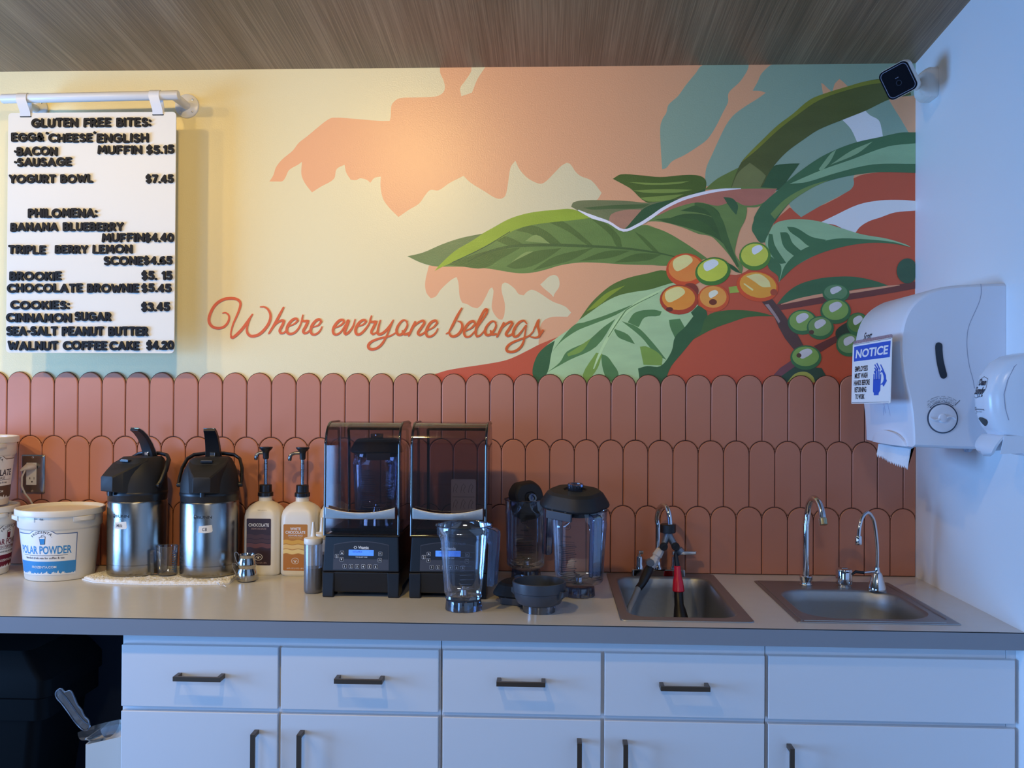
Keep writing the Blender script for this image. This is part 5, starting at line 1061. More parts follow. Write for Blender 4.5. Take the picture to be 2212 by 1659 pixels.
make_jar(c, .2, .0445, .0635, math.radians(60), bot=.053); jar_marks(c, fcyl(0, 0, lambda b: .0535+.006*b/.2, math.radians(-16)), 0, .05, 16, .0055, .046, mat('print_in_cover', (40, 42, 54), .5))
m2 = jar_marks(c, fcyl(0, 0, lambda b: .0535+.006*b/.2, math.radians(46)), 0, .05, 20, .004, .022, mat('print_in_cover', (40, 42, 54), .5))
lid4 = root('jar_lid', 'black lid on the jar under the smoked cover', 'lid', (p.x+.012, p.y+.014, .3585), math.radians(14), 'black blender jar lids'); make_lid(lid4, .92)
# ------------------------------------------------------------------ taps
def chain(P, k=5): return [tuple(v) for v in cat3([Vector(p) for p in P], k)]
def cat3(P, k=5):
    out = []
    for i in range(len(P)-1):
        p0, p1, p2, p3 = P[max(i-1, 0)], P[i], P[i+1], P[min(i+2, len(P)-1)]
        for j in range(k):
            t_ = j/k; out.append(.5*((2*p1)+(p2-p0)*t_+(2*p0-5*p1+4*p2-p3)*t_*t_+(3*p1-p0-3*p2+p3)*t_**3))
    return out+[P[-1]]
# two-handle tap on the square sink
Y0 = -.038; zb = .0036
px0, px1 = aty(1365, 1236, Y0-.02).x, aty(1481, 1238, Y0-.02).x; pc = (px0+px1)/2
c = root('sink_faucet', 'chrome two-handle faucet with a tall hooked spout at the square sink', 'faucet', (pc, Y0, zb)); o = c.location
m = MB(o); m.loft([rrect(pc, Y0, (px1-px0)/2, .0215, .006, z, 5) for z in (zb, zb+.016)]+[rrect(pc, Y0, (px1-px0)/2-.002, .0195, .006, zb+.0185, 5)]); m.build('deck_plate', CHROME, c, smooth=30)
sxp = aty(1421, 1180, Y0).x
q = [(sxp, Y0, zb+.0185), (sxp, Y0, .08), (sxp, Y0, .15), tuple(aty(1419, 1120, Y0)), tuple(aty(1423, 1101, Y0-.012)), tuple(aty(1431, 1092.5, Y0-.035)), tuple(aty(1440, 1096, Y0-.058)), tuple(aty(1445.5, 1111, Y0-.072)), tuple(aty(1447.5, 1133, Y0-.078))]
spt = [(sxp, Y0, zb+.0185), (sxp, Y0, .08), (sxp, Y0, .15)]+chain(q[2:], 6)[1:]
MB(o).tube(spt, [.0076]*(len(spt)-8)+[.0078]*8, 18).build('spout', CHROME, c)
MB(o).lathe([(.013, 0), (.013, .004), (.0095, .008), (.0085, .02)], (sxp, Y0, zb+.0185), 24).build('spout_base', CHROME, c)
for u, kind in ((1381, 0), (1458, 1)):
    hx = aty(u, 1210, Y0).x; m = MB(o).lathe([(.0125, 0), (.0122, .006), (.0098, .012), (.0096, .032), (.0085, .035), (.005, .036), (.005, .042), (0, .042)], (hx, Y0, zb+.0185), 24, 0, None, True, False); hb = m.build('valve', CHROME, c, smooth=35)
    z = zb+.058; m = MB(o)
    if kind == 0: m.loft([[(hx-.0075, Y0+.008, z), (hx+.0075, Y0+.008, z), (hx+.0075, Y0+.008, z+.012), (hx-.0075, Y0+.008, z+.012)], [(hx-.006, Y0-.06, z+.012), (hx+.006, Y0-.06, z+.012), (hx+.006, Y0-.06, z+.022), (hx-.006, Y0-.06, z+.022)]])
    else: m.loft([[(hx-.008, Y0-.0065, z), (hx-.008, Y0+.0065, z), (hx-.008, Y0+.0065, z+.012), (hx-.008, Y0-.0065, z+.012)], [(hx+.062, Y0-.0055, z+.003), (hx+.062, Y0+.0055, z+.003), (hx+.062, Y0+.0055, z+.0125), (hx+.062, Y0-.0055, z+.0125)]])
    m.build('lever_handle', CHROME, hb, smooth=0, bevel=.002)
# hose splitter hanging from the spout
YN = Y0-.078
pn = aty(1443, 1141, YN); HOSEB = mat('black_hose', (20, 21, 25), .45)
c = root('hose_splitter', 'grey two-way hose splitter with black knobs hung on the hooked spout', 'hose splitter', tuple(pn)); o = c.location
R = []
for z, r in ((-.0125, .021), (-.011, .0228), (.010, .0228), (.012, .021), (.0122, .009)):
    R.append([(pn.x+r*(1 if k % 4 < 2 else .94)*math.cos(2*PI*k/32), pn.y+r*(1 if k % 4 < 2 else .94)*math.sin(2*PI*k/32), pn.z+z) for k in range(32)])
MB(o).loft(R).build('coupling_nut', BLACK, c, smooth=25)
GREYM = mat('grey_cast_metal', (128, 132, 138), .35, .7)
a0 = aty(1443, 1152, YN); l1 = aty(1432.5, 1181, YN-.006); r1 = aty(1459, 1181, YN-.006); r2 = aty(1472, 1194, YN-.008); l2 = aty(1426, 1188, YN-.008)
m = MB(o).tube([a0+Vector((0, 0, .004)), a0, a0.lerp(l1, .4), l1, l2], [.0125, .0125, .0098, .0095, .0095], 18); m.tube([a0, a0.lerp(r1, .4), r1], [.0115, .0098, .0095], 18); m.tube([r1, r1.lerp(r2, .45), r1.lerp(r2, .5), r2], [.0095, .0095, .0125, .0125], 20); m.build('body', GREYM, c, smooth=35)
for u, v in ((1433, 1179.5), (1458.5, 1179.5)):
    k_ = aty(u, v, YN-.02); m = MB(o); m.lathe([(0, .019), (.0098, .019), (.0112, .0175), (.0115, .012), (.0065, .0105), (.0065, 0)], (0, 0, 0), 24, 0, lambda x, y, z, k_=k_: (k_.x+x, k_.y+.006-z, k_.z+y)); m.loft([[(k_.x-.0095, k_.y-.0128, k_.z-.006), (k_.x-.0085, k_.y-.0128, k_.z-.0075), (k_.x+.0095, k_.y-.0128, k_.z+.006), (k_.x+.0085, k_.y-.0128, k_.z+.0075)], [(k_.x-.0095, k_.y-.0148, k_.z-.006), (k_.x-.0085, k_.y-.0148, k_.z-.0075), (k_.x+.0095, k_.y-.0148, k_.z+.006), (k_.x+.0085, k_.y-.0148, k_.z+.0075)]]); m.build('valve_knob', BLACKM, c, smooth=30)
# white connector with its braided hose
c1 = aty(1427, 1187, YN-.012); c2 = aty(1404.5, 1224.5, YN-.025)
c = root('rinse_hose', 'braided clear hose with a white connector and black grip, in the square sink', 'hose', tuple(c1)); o = c.location; dd = (c2-c1)
HW = mat('hose_connector_white', (214, 208, 202), .4)
m = MB(o).tube([c1+dd*t_ for t_ in (0, .02, .36, .42, .52, .58, .98, 1)], [.011, .0125, .0148, .0118, .0112, .0142, .0142, .012], 8, 0); m.build('connector', HW, c, smooth=30, bevel=.001)
k_ = c1+dd*.72; m = MB(o); m.lathe([(0, .0215), (.0095, .021), (.0105, .019), (.0105, 0)], (0, 0, 0), 20, 0, lambda x, y, z: (k_.x-.0095+x*1.1, k_.y-z+.002, k_.z+y)); lab(m.build('release_button', mat('slate_grey_plastic', (104, 112, 124), .45), c, smooth=30), 'slate grey release button')
g1 = aty(1386, 1262, YN-.06); g2 = aty(1379, 1271, YN-.07)
m = MB(o).tube([c2-dd*.04, c2+(g1-c2)*.25, c2+(g1-c2)*.75, g1, g2], [.0112, .0135, .0125, .0105, .0098], 18); lab(m.build('grip', HOSEB, c), 'black rubber grip')
bm = mat('braided_hose', (176, 174, 170), .5, bump=(900, .9)); hq = [g2, aty(1370, 1292, YN-.10), aty(1359, 1317, YN-.145), aty(1357, 1340, YN-.17), aty(1364, 1380, YN-.19)]
MB(o).tube(chain(hq, 5), .0082, 14).build('braided_hose', bm, c)
# red nozzle hose
n0 = aty(1460, 1199, YN-.012); n1 = aty(1463, 1222, YN-.02); n2 = aty(1465.5, 1277, YN-.035); n3 = aty(1467, 1306, YN-.05); n4 = aty(1471, 1337, YN-.07); n5 = aty(1474, 1375, YN-.09)
c = root('spray_hose', 'black hose with a bright red nozzle sleeve hanging into the square sink', 'hose', tuple(n1)); o = c.location
MB(o).tube([n0+Vector((0, 0, .012)), n0, n1, n1.lerp(n2, .1)], [.004, .006, .0072, .0075], 14).build('hose_end', HOSEB, c)
REDP = mat('red_plastic', (222, 26, 58), .32); R = []
for t_, r, fl in ((0, .0082, 0), (.02, .0092, 0), (.42, .0112, 0), (.5, .0128, .0), (.6, .0145, .05), (.97, .0172, .07), (1, .0160, .07)):
    p_ = n1.lerp(n2, t_); R.append([(p_.x+r*(1-(fl if k % 4 == 0 else 0))*math.cos(2*PI*k/24), p_.y+r*(1-(fl if k % 4 == 0 else 0))*math.sin(2*PI*k/24), p_.z) for k in range(24)])
lab(MB(o).loft(R).build('nozzle_sleeve', REDP, c, smooth=25), 'bright red plastic sleeve')
MB(o).tube([n2+Vector((0, 0, .004)), n2, n3, n3.lerp(n4, .35), n4, n5], [.0122, .0125, .013, .0165, .021, .023], 18, 0, True).build('rubber_boot', HOSEB, c)
# gooseneck on the rounded sink
gx, gy = .777, -.149; z0 = .0028
c = root('sink_faucet', 'tall plain chrome gooseneck faucet on the rounded sink', 'faucet', (gx, gy, z0)); o = c.location
MB(o).lathe([(.0175, 0), (.0178, .002), (.0165, .0045), (.0165, .008), (.0145, .0085), (.0145, .014), (.0175, .0145), (.018, .023), (.0165, .0255), (.0112, .0262)], (gx, gy, z0), 32).build('base', CHROME, c, smooth=30)
q = [(gx, gy, .028), (gx, gy, .10), (gx, gy, .17), tuple(aty(1744.5, 1108, gy)), tuple(aty(1748, 1088, gy-.012)), tuple(aty(1757, 1076.5, gy-.035)), tuple(aty(1768, 1085, gy-.06)), tuple(aty(1774.5, 1103, gy-.076)), tuple(aty(1777.3, 1120, gy-.084))]
sp = [(gx, gy, .028), (gx, gy, .1), (gx, gy, .17)]+chain(q[2:], 6)[1:]; MB(o).tube(sp, .0093, 20).build('spout', CHROME, c)
e_ = Vector(q[-1]); d = (e_-Vector(q[-2])).normalized(); MB(o).tube([e_-d*.001, e_, e_+d*.017, e_+d*.018], [.0095, .0108, .0108, .0095], 20).build('aerator', mat('aerator_brass', (196, 186, 150), .2, 1), c)
# push valve and slim filter tap
kx, ky = .8775, -.166
c = root('push_valve', 'short chrome cylinder push valve between the two corner faucets', 'valve', (kx, ky, z0)); o = c.location
MB(o).lathe([(.0195, 0), (.0195, .0035), (.017, .004), (.017, .006), (.0205, .0065), (.0222, .009), (.0226, .044), (.0208, .0485), (.0165, .0505), (.012, .0512), (.0, .0512)], (kx, ky, z0), 36).build('body', CHROME, c, smooth=30)
MB(o).prism(rr2(kx-.008, kx+.008, ky-.006, ky+.006, .002, 3), fz(z0+.0512), 0, .0012).build('cap_plate', STEELP, c, smooth=0)
fx_, fy_ = .9505, -.215
c = root('filter_faucet', 'slim chrome filter faucet with a cone base beside the white wall', 'faucet', (fx_, fy_, z0)); o = c.location
MB(o).lathe([(.0245, 0), (.025, .0025), (.0225, .012), (.0135, .045), (.0115, .0495), (.009, .051), (.0068, .058), (.0068, .064)], (fx_, fy_, z0), 32, 0, None, True, True).build('base', CHROME, c, smooth=40)
q = [(fx_, fy_, .062), tuple(aty(1894.5, 1180, fy_-.004)), tuple(aty(1889, 1132, fy_-.012)), tuple(aty(1882, 1114, fy_-.022)), tuple(aty(1873, 1107.5, fy_-.034)), tuple(aty(1863, 1117, fy_-.046)), tuple(aty(1857, 1137, fy_-.054)), tuple(aty(1854.5, 1159, fy_-.058))]
MB(o).tube(chain(q, 6), .0052, 16).build('spout', CHROME, c)
e_ = Vector(q[-1]); MB(o).tube([e_+Vector((0, 0, .002)), e_, e_-Vector((0, 0, .018)), e_-Vector((0, 0, .0215))], [.0075, .0086, .0092, .008], 18).build('outlet_tip', CHROME, c)
l0 = Vector((fx_-.008, fy_-.004, .056)); l1 = aty(1866, 1237, fy_-.01); l2 = aty(1848, 1235, fy_-.015); l3 = aty(1840, 1241, fy_-.018)
MB(o).tube([l0, l1], [.0035, .0028], 10).build('lever', CHROME, c); MB(o).tube([l1, l2, l3], [.0042, .0042, .003], 10).build('lever_tip', BLACK, c)

# ------------------------------------------------------------------ dispensers and camera on the white wall
YS0, YS1 = -.545, -.205; DW = mat('dispenser_white', (226, 228, 236), .38); DSIDE = mat('dispenser_side_white', (214, 216, 226), .42)
c = root('paper_towel_dispenser', 'large white paper towel dispenser on the right-hand wall', 'paper towel dispenser', (XR-.12, (YS0+YS1)/2, .42)); o = c.location
def dp(P): 
    out = []
    for X, Y in P: p_ = aty(1820+X/3.857, 590+Y/3.857, YS0); out.append((min(p_.x, XR-.0004), p_.z))
    return out
side = dp([(1405, 82), (1150, 88), (920, 103), (780, 128), (690, 170), (615, 225), (560, 290), (520, 370), (494, 470), (484, 580), (490, 700), (508, 830), (538, 960), (565, 1080), (583, 1220), (592, 1350), (594, 1450), (900, 1463), (1420, 1473)])
side = smooth2(side[:17], 3, 70, closed=False)+side[17:]
ins = []
cx_, cz_ = 1.02, .6
R = []
for y, k in ((YS0, .965), (YS0+.003, .985), (YS0+.009, 1), (YS1-.009, 1), (YS1-.002, .985), (YS1, .95)):
    R.append([(min(cx_+(x-cx_)*k, XR-.0004) if x < XR-.004 else XR-.0004, y, cz_+(z-cz_)*k) for x, z in side])
m = MB(o).loft(R); m.build('cover', DW, c, smooth=35)
fS = lambda a, b, h: (a, YS0-h-.0001, b)
seam = dp([(1152, 90), (1155, 170), (1135, 250), (1090, 350), (1050, 450), (1036, 560), (1042, 680), (1060, 790), (1085, 880), (1100, 960)]); m = MB(o).strip(smooth2(seam, 4, 80, closed=False), .0011, fS, .0003, 0, False); m.build('cover_seam', mat('seam_shade', (150, 156, 176), .5), c, smooth=0)
win = smooth2(dp([(775, 590), (800, 577), (828, 592), (832, 640), (840, 720), (858, 800), (870, 855), (850, 878), (820, 872), (800, 820), (782, 740), (772, 650)]), 3, 90)
wc = dp([(820, 720)])[0]; m = MB(o).plate([(wc[0]+(a-wc[0])*1.18, wc[1]+(b-wc[1])*1.05) for a, b in win], fS, .0003, 1); m.plate(win, fS, .0008, 0); lab(m.build('level_window', [mat('dark_window', (36, 44, 54), .2), DSIDE], c, smooth=0), 'dark curved viewing slot')
kc = dp([(832, 1210)])[0]; kr = .0345; m = MB(o); fk = lambda x, y, z: (kc[0]+x, YS0-z, kc[1]+y)
m.lathe([(kr+.0012, 0), (kr+.0012, .002), (kr-.0008, .002), (kr-.0008, .0004)], (0, 0, 0), 48, 1, fk); m.lathe([(kr-.002, .0003), (kr-.002, .0032), (kr-.004, .0042), (.011, .0015), (.0095, .0055), (.0085, .006), (0, .006)], (0, 0, 0), 48, 0, fk)
kn = m.build('feed_knob', [DW, mat('knob_ring_dark', (58, 70, 92), .4)], c, smooth=35)
for s in (1, -1):
    m = MB(o); P = [fk(s*(.009+.021*t_), s*(.002+.004*math.sin(PI*t_)-.004*t_), .0052-.0016*t_) for t_ in [k/8 for k in range(9)]]; m.tube(P, .0022, 8).build('finger_ridge', DW, kn)
m = MB(o)
for i, (t_, R_) in enumerate((('FOR EMERGENCY FEED, TURN KNOB', .0515), ('SI NECESITA UN SUMINISTRO DE', .0475), ('EMERGENCIA, GIRE LA PERILLA', .0452), ('POUR DISTRIBUTION D URGENCE,', .0418), ('TOURNER LE BOUTON', .0396))):
    ws = t_; span = .031*(1.15 if i != 4 else .6)/R_
    for j, ch in enumerate(ws):
        if ch == ' ': continue
        an = span-2*span*j/(len(ws)-1)+.05; g = lambda a, b, h, an=an, R_=R_: fS(kc[0]-(R_+b)*math.sin(an)+a*math.cos(an), kc[1]+(R_+b)*math.cos(an)+a*math.sin(an), h)
        m.text(ch, g, 0, 0, .0019, .0003, 0, .02)
P = [(kc[0]-.0385*math.sin(a), kc[1]+.0385*math.cos(a)) for a in [.82-1.5*k/16 for k in range(17)]]; m.strip(P, .0009, fS, .0003, 0, False)
for e, sg in ((P[0], 1), (P[-1], -1)): m.plate(ell(e[0], e[1], .0016, .0013, 8), fS, .0003, 0)
m.strip([(kc[0]+.029, kc[1]+.031), (kc[0]+.0405, kc[1]+.043)], .0013, fS, .0003, 0, False); m.build('instructions', INKN, c, smooth=0)
# logo on the front cover and lever over the paper slot
fx0 = min(p_[0] for p_ in side)
def fF(a, b, h):   # front face: a runs from far to near edge, b is height
    xs = [p_ for p_ in side[:60] if True]; best = None
    z = b; x = 9
    for (xa, za), (xb, zb_) in zip(side, side[1:]):
        if (za-z)*(zb_-z) <= 0 and abs(za-zb_) > 1e-6: x = min(x, xa+(xb-xa)*(z-za)/(zb_-za))
    return (x-h-.0003, YS1-a, z)
m = MB(o).text('Scott', fF, .10, .682, .021, .0004, 0, .012, 'C', .062, .35); m.build('logo', INKN, c, smooth=0)
m = MB(o)
for P in ([(.158, .528), (.162, .508), (.166, .49)], [(.19, .528), (.19, .51), (.198, .485)], [(.16, .515), (.19, .515)], [(.156, .505), (.15, .484)]): m.strip(P, .0012, fF, .0004, 0, False)
m.build('pull_diagram', mat('faint_blue_line', (150, 166, 204), .5), c, smooth=0)
xf = side[-3][0]; zb0 = min(p_[1] for p_ in side)
m = MB(o); R = []
for k in range(13):
    a = PI*k/12; R.append([(xf-.004-.011*math.sin(a), YS0+.04+.115*(1-math.cos(a)), zb0+.004), (xf-.003-.017*math.sin(a)*.6, YS0+.04+.115*(1-math.cos(a)), zb0+.004+.034*math.sin(a)), (xf+.01, YS0+.04+.115*(1-math.cos(a)), zb0+.004+.030*math.sin(a)), (xf+.01, YS0+.04+.115*(1-math.cos(a)), zb0+.004)])
m.loft(R).build('chute_lip', DW, c, smooth=60)
MB(o).lathe([(0, -.009), (.007, -.0085), (.0105, -.004), (.012, .001)], (1.07, YS0+.05, zb0), 20).build('key_latch', clear('clear_latch', (200, 210, 235), .05, .1, .3), c)
# torn paper hanging out
PT = mat('paper_towel', (232, 234, 238), .9, bump=(45, .8)); m = MB(); rnd = random.Random(3); nn = 22
ya, yb_ = YS1-.045, YS1-.262; R = []
xm = xf+.03; botz = []
for k in range(nn*2+1):
    t_ = k/(nn*2); y = ya+(yb_-ya)*t_; zt_ = zb0-.0006; zlo = zb0-.030-.018*t_-(.0075 if k % 2 else 0)-rnd.uniform(0, .003); w_ = .0025*math.sin(t_*9)
    R.append([(xm, y, zt_), (xm-.008+w_, y, zb0-.004), (xm-.016+w_*1.5, y-.004*0, zlo), (xm-.0155+w_*1.5, y, zlo), (xm-.0112+w_, y, zb0-.004), (xm+.001, y, zt_)])
m.loft(R); pt = m.build('paper_towel', PT, None, smooth=60)
tag(pt, 'torn embossed paper towel hanging out of the wall dispenser', 'paper towel')
# wash-hands notice
def quad_f(p00, p10, p11, p01):
    p00, p10, p11, p01 = map(Vector, (p00, p10, p11, p01)); n = (p10-p00).cross(p01-p00).normalized()
    ax_, bx_ = (p10-p00+p11-p01)/2, (p01-p00+p11-p10)/2; p00 = (p00+p10+p11+p01)/4-ax_/2-bx_/2; n = ax_.cross(bx_).normalized()
    return lambda a, b, h: p00+ax_*a+bx_*b+n*h, n
xa = lambda u, v, y: aty(u, v, y)
yn0, yn1 = -.315, -.555
s00, s10, s11, s01 = aty(1840.5, 872, yn0), aty(1923.5, 871, yn1), aty(1928.5, 729, yn1), aty(1842.5, 744, yn0)
fN, nrm = quad_f(s00, s10, s11, s01); sgn = -1 if nrm.x > 0 else 1
fq = lambda a, b, h: fN(a, b, h*sgn)
c = root('hand_washing_notice', 'blue and white NOTICE sign about washing hands on the towel dispenser', 'sign', tuple((s00+s10)/2)); o = c.location
NBLUE = mat('notice_blue', (16, 92, 200), .45)
m = MB(o).prism(rr2(0, 1, 0, 1, .015, 3), fq, 0, .0012, 0); m.build('sheet', PAPER, c, smooth=0)
m = MB(o).prism(rr2(0, 1, .985, 1.055, .03, 4), fq, -.0004, .0002, 0); m.strip([(.012, .988), (.988, .988)], .006, fq, .0016, 1, False); m.strip([(.012, .018), (.97, .018)], .006, fq, .0016, 1, False); m.build('laminate_edge', [clear('laminate_film', (214, 220, 232), .1, .12, .25), INKN], c, smooth=0)
m = MB(o).plate([(.045, .705), (.965, .705), (.975, .955), (.045, .955)], fq, .0016, 0)
gsc = lambda a, b, h: fq(a, b, h)
m.text('NOTICE', lambda a, b, h: fq(a, b, h), .505, .762, .135, .002, 1, .03, 'C', .82, .14); m.build('banner', [NBLUE, PAPER], c, smooth=0)
m = MB(o)
for t_, z, w_, ax in (('EMPLOYEES', .535, .345, .255), ('MUST WASH', .42, .345, .255), ('HANDS BEFORE', .305, .425, .275), ('RETURNING', .19, .315, .245), ('TO WORK', .075, .25, .235)): m.text(t_, fq, ax, z, .085, .0016, 0, .03, 'C', w_)
m.build('wording', INK, c, smooth=0)
m = MB(o)
m.plate([(.575, .19), (.60, .165), (.60, .128), (.715, .128), (.72, .165), (.755, .20), (.765, .385), (.575, .385)], fq, .0016, 0)
for x0_, x1_, zt_ in ((.578, .604, .475), (.616, .645, .535), (.657, .69, .56), (.702, .73, .52)):
    m.plate([(x0_, .37), (x1_, .37), (x1_, zt_-.02), ((x0_+x1_)/2+.004, zt_), (x0_, zt_-.012)], fq, .0016, 0)
m.plate([(.742, .37), (.766, .37), (.77, .45), (.757, .46), (.745, .44)], fq, .0016, 0)
for P_ in ([(.585, .50), (.60, .52), (.635, .49), (.615, .475)], [(.595, .555), (.61, .575), (.66, .525), (.645, .51)], [(.595, .61), (.612, .625), (.70, .535), (.68, .52)], [(.645, .628), (.665, .64), (.745, .535), (.72, .52)]): m.plate(P_, fq, .0016, 0)
m.plate([(.742, .60), (.757, .612), (.80, .555), (.845, .49), (.885, .43), (.89, .375), (.91, .345), (.84, .262), (.825, .262), (.805, .295), (.765, .285), (.765, .30), (.80, .315), (.825, .345), (.835, .38), (.825, .43), (.80, .475), (.78, .49), (.755, .47), (.745, .49), (.77, .515), (.80, .51)], fq, .0016, 0)
m.build('hand_symbol', NBLUE, c, smooth=0)
# soap dispenser
sy = -.705; zs0, zs1 = .404, .632; SW = mat('soap_dispenser_white', (228, 232, 240), .22)
c = root('soap_dispenser', 'white push soap dispenser with a rounded lever, nearer than the towel dispenser', 'soap dispenser', (XR-.05, sy, zs0)); o = c.location
prof = [(.632, .028, .045), (.6305, .05, .052), (.624, .078, .055), (.61, .102, .056), (.58, .124, .0565), (.54, .135, .057), (.50, .132, .0565), (.47, .12, .0555), (.452, .106, .055), (.449, .098, .055)]
R = []
for z, dpt, hy in prof[::-1]:
    cxs = XR-dpt/2; ring = []
    for k in range(33):
        a = -PI/2+PI*k/32; ca, sa = math.cos(a), math.sin(a); e = .55
        ring.append((XR-.0004-(dpt-.0004)*abs(ca)**e, sy-hy*math.copysign(abs(sa)**e, sa), z))
    R.append(ring)
MB(o).loft(R).build('housing', SW, c, smooth=60)
R = []
for z, d0, hy in ((.449, .06, .053), (.43, .055, .053), (.408, .05, .052), (.404, .03, .05)): R.append([(XR-.0006, sy-hy, z), (XR-d0, sy-hy, z), (XR-d0, sy+hy, z), (XR-.0006, sy+hy, z)])
MB(o).loft(R).build('back_plate', SW, c, smooth=0, bevel=.003)
lev = []
for k in range(9):
    t_ = k/8; z = .452-.048*t_; xo = .104+.012*math.sin(t_*PI*.9)+.012*t_; hw = .050*math.sqrt(max(.02, 1-max(0, t_-.25)**2*1.72)); lev.append([(XR-xo, sy-hw, z), (XR-xo-.006, sy, z), (XR-xo, sy+hw, z), (XR-xo+.006, sy+hw, z), (XR-xo+.003, sy, z), (XR-xo+.006, sy-hw, z)])
for s_ in (-1, 1): pass
lv = MB(o).loft(lev).build('push_lever', SW, c, smooth=60)
for s_ in (-1, 1):
    q_ = [(XR-.104, .451), (XR-.03, .451), (XR-.03, .415), (XR-.112, .412)]; MB(o).loft([[(x, sy+s_*.0515, z) for x, z in q_], [(x, sy+s_*.049, z) for x, z in q_]]).build('lever_arm', SW, lv, smooth=0)
# print on the front and upper side
def fSo(a, b, h):      # a across the front (positive towards the viewer), b height
    z = b; dpt = None
    for (za, da, ha), (zb_, db, hb_) in zip(prof, prof[1:]):
        if zb_ <= z <= za: t_ = (za-z)/(za-zb_); dpt = da+(db-da)*t_; hy = ha+(hb_-ha)*t_
    if dpt is None: dpt, hy = .1, .055
    sa = max(-.97, min(.97, a/hy)); s1 = abs(sa)**(1/.55); ca = math.sqrt(max(0, 1-s1*s1))
    return (XR-.0004-(dpt-.0004)*ca**.55-h-.0005, sy-a, z)
INKB = mat('supplier_ink', (24, 30, 52), .5)
m = MB(o)
m.text('Dean', fSo, .004, .560, .0145, .0006, 0, .03, 'C', .03, .12); m.text('Supply', fSo, .000, .5405, .0165, .0006, 0, .03, 'C', .042, .12); m.strip([(-.0235, .535), (-.0255, .553), (-.014, .571), (.004, .579), (.022, .574), (.0245, .553), (.016, .535), (-.002, .534), (-.014, .5315), (-.0235, .535)], .0009, fSo, .0005, 0, False)
m.text('SC', fSo, -.022, .5045, .007, .0006, 0, .02, 'C', .009); m.strip([(-.0165, .513), (-.0165, .5), (-.020, .497), (-.0235, .4985)], .0012, fSo, .0006, 0, False); m.text('PROFESSIONAL', fSo, .0035, .505, .0034, .0006, 0, .01, 'C', .036); m.text('hygiene solutions', fSo, -.002, .5005, .0024, .0006, 0, 0, 'C', .026)
m.build('printing', INKB, c, smooth=0)
m = MB(o).plate(smooth2([(-.018, .4855), (-.010, .489), (.006, .4885), (.0185, .4845), (.0185, .479), (.008, .472), (-.001, .4705), (-.012, .478)], 3, 70), fSo, .0007, 0); lab(m.build('level_window', mat('dark_green_window', (28, 48, 52), .25), c, smooth=0), 'dark fan-shaped window')
m = MB(o); m.tube([fSo(.05, z, .0002) for z in (.625, .60, .57, .54, .51, .485)], .0007, 6); m.build('housing_seam', mat('seam_shade', (150, 156, 176), .5), c)
# security camera
ctr = aty(1943.5, 172, -.215)
c = root('security_camera', 'square white security camera with a black face in the upper corner', 'security camera', tuple(ctr))
S = .0425; RM = Matrix.Rotation(math.radians(-34), 3, 'Z') @ Matrix.Rotation(math.radians(23), 3, 'X') @ Matrix.Rotation(math.radians(-19), 3, 'Y')
fc = lambda x, y, z: tuple(RM @ Vector((x, y, z)))
R = [[fc(p_[0], y, p_[1]) for p_ in rr2(-S*k, S*k, -S*k, S*k, .016*k, 7)] for y, k in ((-.018, .93), (-.016, .975), (-.01, 1), (.012, 1), (.020, .96), (.024, .85))]
MB().loft(R).build('housing', WHITEP, c, smooth=40)
m = MB(); fp = lambda a, b, h: fc(a, -.018-h, b)
m.prism(rr2(-S*.965, S*.965, -S*.965, S*.965, .0155, 7), fp, -.004, .0022, 0); P = rr2(-S*.86, S*.86, -S*.86, S*.86, .0125, 7); m.strip(P+P[:1], .0016, fp, .0025, 1, False); m.strip([(-.004, .008), (.005, .008)], .0014, fp, .0025, 1, False)
P = ell(0, -.0065, .0068, .0068, 28); m.strip(P+P[:1], .0013, fp, .0025, 2, False); m.plate(ell(0, -.0065, .0035, .0035, 20), fp, .0026, 3)
lab(m.build('face_plate', [mat('camera_gloss_black', (10, 12, 22), .12), mat('camera_grey_line', (120, 126, 146), .4), mat('camera_lens_ring', (44, 46, 60), .3), mat('camera_lens', (4, 4, 8), .08)], c, smooth=0), 'glossy black face with a grey outline')
mc = atx(2016, 184, XR); lo = mc-ctr; m = MB()
R = [[(lo.x-d_, lo.y+p_[0], lo.z+p_[1]) for p_ in rr2(-.038*k, .038*k, -.042*k, .042*k, .012*k, 6)] for d_, k in ((.0004, 1), (.02, 1), (.021, .985), (.024, .985), (.032, .9), (.042, .72), (.047, .5))]
m.loft(R).build('wall_mount', WHITEP, c, smooth=30)
b0 = Vector((lo.x-.04, lo.y, lo.z)); b1 = Vector(fc(0, .018, -.012)); MB().tube([b0, b0.lerp(b1, .5), b1], [.016, .013, .017], 18).build('ball_joint', WHITEP, c)

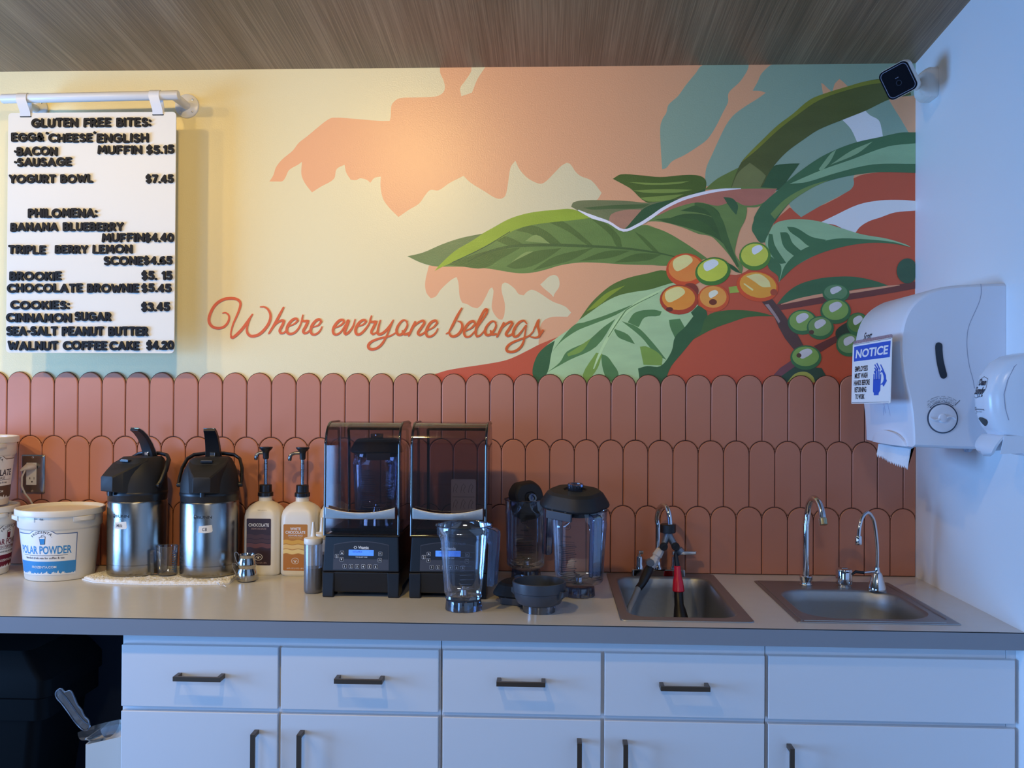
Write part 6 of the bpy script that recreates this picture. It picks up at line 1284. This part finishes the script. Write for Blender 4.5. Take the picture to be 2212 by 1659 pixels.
# ------------------------------------------------------------------ dark bay under the worktop
xl = xat(258)
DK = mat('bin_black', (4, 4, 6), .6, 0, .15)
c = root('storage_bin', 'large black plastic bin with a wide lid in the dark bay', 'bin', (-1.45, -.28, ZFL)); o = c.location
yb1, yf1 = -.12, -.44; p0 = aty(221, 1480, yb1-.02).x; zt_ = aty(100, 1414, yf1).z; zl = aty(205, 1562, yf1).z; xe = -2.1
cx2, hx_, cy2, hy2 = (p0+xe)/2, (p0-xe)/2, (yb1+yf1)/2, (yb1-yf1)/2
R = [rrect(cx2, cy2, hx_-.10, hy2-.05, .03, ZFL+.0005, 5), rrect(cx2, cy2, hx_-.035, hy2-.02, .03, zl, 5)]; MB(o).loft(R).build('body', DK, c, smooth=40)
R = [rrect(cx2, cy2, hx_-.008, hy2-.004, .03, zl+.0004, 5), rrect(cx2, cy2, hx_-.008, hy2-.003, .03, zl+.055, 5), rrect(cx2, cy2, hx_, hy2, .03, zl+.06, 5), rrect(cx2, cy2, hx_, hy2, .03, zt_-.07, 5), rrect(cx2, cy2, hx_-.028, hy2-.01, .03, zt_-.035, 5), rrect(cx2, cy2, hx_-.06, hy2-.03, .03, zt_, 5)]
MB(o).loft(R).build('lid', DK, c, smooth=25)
bx = root('scoop_box', 'white open box with a clear scoop in it beside the base cabinet', 'box', (-1.0, -.51, ZFL)); o = bx.location
x0_ = aty(188, 1612, -.575).x; x1_ = xl-.006; za = aty(188, 1608, -.575).z; zb2 = aty(257, 1590, -.575).z
WB = mat('white_box_plastic', (206, 204, 198), .5)
m = MB(o); th = .0035
def wallp(a, b_, za_, zb_): a, b_ = Vector(a), Vector(b_); n_ = (b_-a).cross(Vector((0, 0, 1))).normalized()*th; m.loft([[(a.x, a.y, ZFL+.0006), (b_.x, b_.y, ZFL+.0006), (b_.x, b_.y, zb_), (a.x, a.y, za_)], [(a.x+n_.x, a.y+n_.y, ZFL+.0006), (b_.x+n_.x, b_.y+n_.y, ZFL+.0006), (b_.x+n_.x, b_.y+n_.y, zb_), (a.x+n_.x, a.y+n_.y, za_)]])
A1, B1, C1, D1 = (x0_, -.575, 0), (x1_, -.575, 0), (x1_, -.455, 0), (x0_, -.455, 0)
wallp(A1, B1, za, zb2); wallp(B1, C1, zb2, zb2+.01); wallp(C1, D1, zb2+.01, za+.012); wallp(D1, A1, za+.012, za)
m.box(x0_, x1_, -.575, -.455, ZFL+.0006, ZFL+.005); m.build('box_shell', WB, bx, smooth=0)
ICE = mat('white_ice', (214, 214, 212), .6, bump=(30, 1.0)); m = MB(o); g_ = 14; rnd = random.Random(2)
vs = [(x0_+.004+(x1_-x0_-.008)*i/g_, -.571+.112*j/g_, za-.042+.045*j/g_+.016*i/g_+rnd.uniform(-.0018, .0018)) for i in range(g_+1) for j in range(g_+1)]
m.add(vs, [(i*(g_+1)+j, (i+1)*(g_+1)+j, (i+1)*(g_+1)+j+1, i*(g_+1)+j+1) for i in range(g_) for j in range(g_)]); ob = m.build('powder_fill', ICE, bx, smooth=60)
# clear scoop
sc_ = root('ice_scoop', 'clear plastic scoop with a wavy handle leaning out of the white box', 'scoop', tuple(aty(190, 1585, -.535)))
o = sc_.location; hp = [(127, 1489), (121, 1497), (124, 1508), (133, 1518), (150, 1541), (166, 1563), (182, 1577), (193, 1574), (192, 1556), (183, 1547), (176, 1532), (168, 1523), (162, 1508), (156, 1495), (151, 1491), (141, 1494), (133, 1487)]
hp = smooth2(hp, 3, 100)
yq = lambda v: -.60+.055*(v-1487)/90
fl = [aty(u, v, yq(v)) for u, v in hp]; n_ = Vector((.25, -.9, .2)).normalized()*.007; R = [[p_-n_*1.0 for p_ in fl], [p_+n_ for p_ in fl]]; m = MB(o); k = len(fl)
m.V += [tuple(p_) for r_ in R for p_ in r_]
for i in range(k): m.F.append([i, (i+1) % k, k+(i+1) % k, k+i]); m.M.append(0)
for q in tessellate_polygon([[Vector((u, v, 0)) for u, v in hp]]): m.F.append(list(q)); m.F.append([k+i for i in q]); m.M += [0, 0]
m.build('handle', clear('scoop_clear', (235, 238, 242), .05, .06, .02), sc_, smooth=30)
m = MB(o); P = [tuple(p_+n_) for p_ in fl]; m.tube(P+P[:1], .0012, 6, 0, False); m.build('handle_edge', clear('scoop_edge', (170, 190, 215), .08, .25, .35, (200, 220, 245)), sc_)
cA = aty(186, 1578, -.56); cB = aty(238, 1566, -.525); R = []
for t_ in [k/8 for k in range(9)]:
    cc = cA.lerp(cB, t_)+Vector((0, 0, .004)); r_ = .024+.010*math.sin(PI*min(1, t_+.2)*.6); R.append([(cc.x+.3*r_*math.cos(a), cc.y+r_*math.cos(a)*.9, cc.z-r_*math.sin(a)) for a in [PI*k/12 for k in range(13)]])
m = MB(o).loft(R, 0, False, False, closed=False); m.add([R[0][k] for k in range(13)], [list(range(13))], 0); m.build('scoop_bowl', clear('scoop_smoke', (120, 122, 130), .06, .1, .06), sc_, smooth=50)
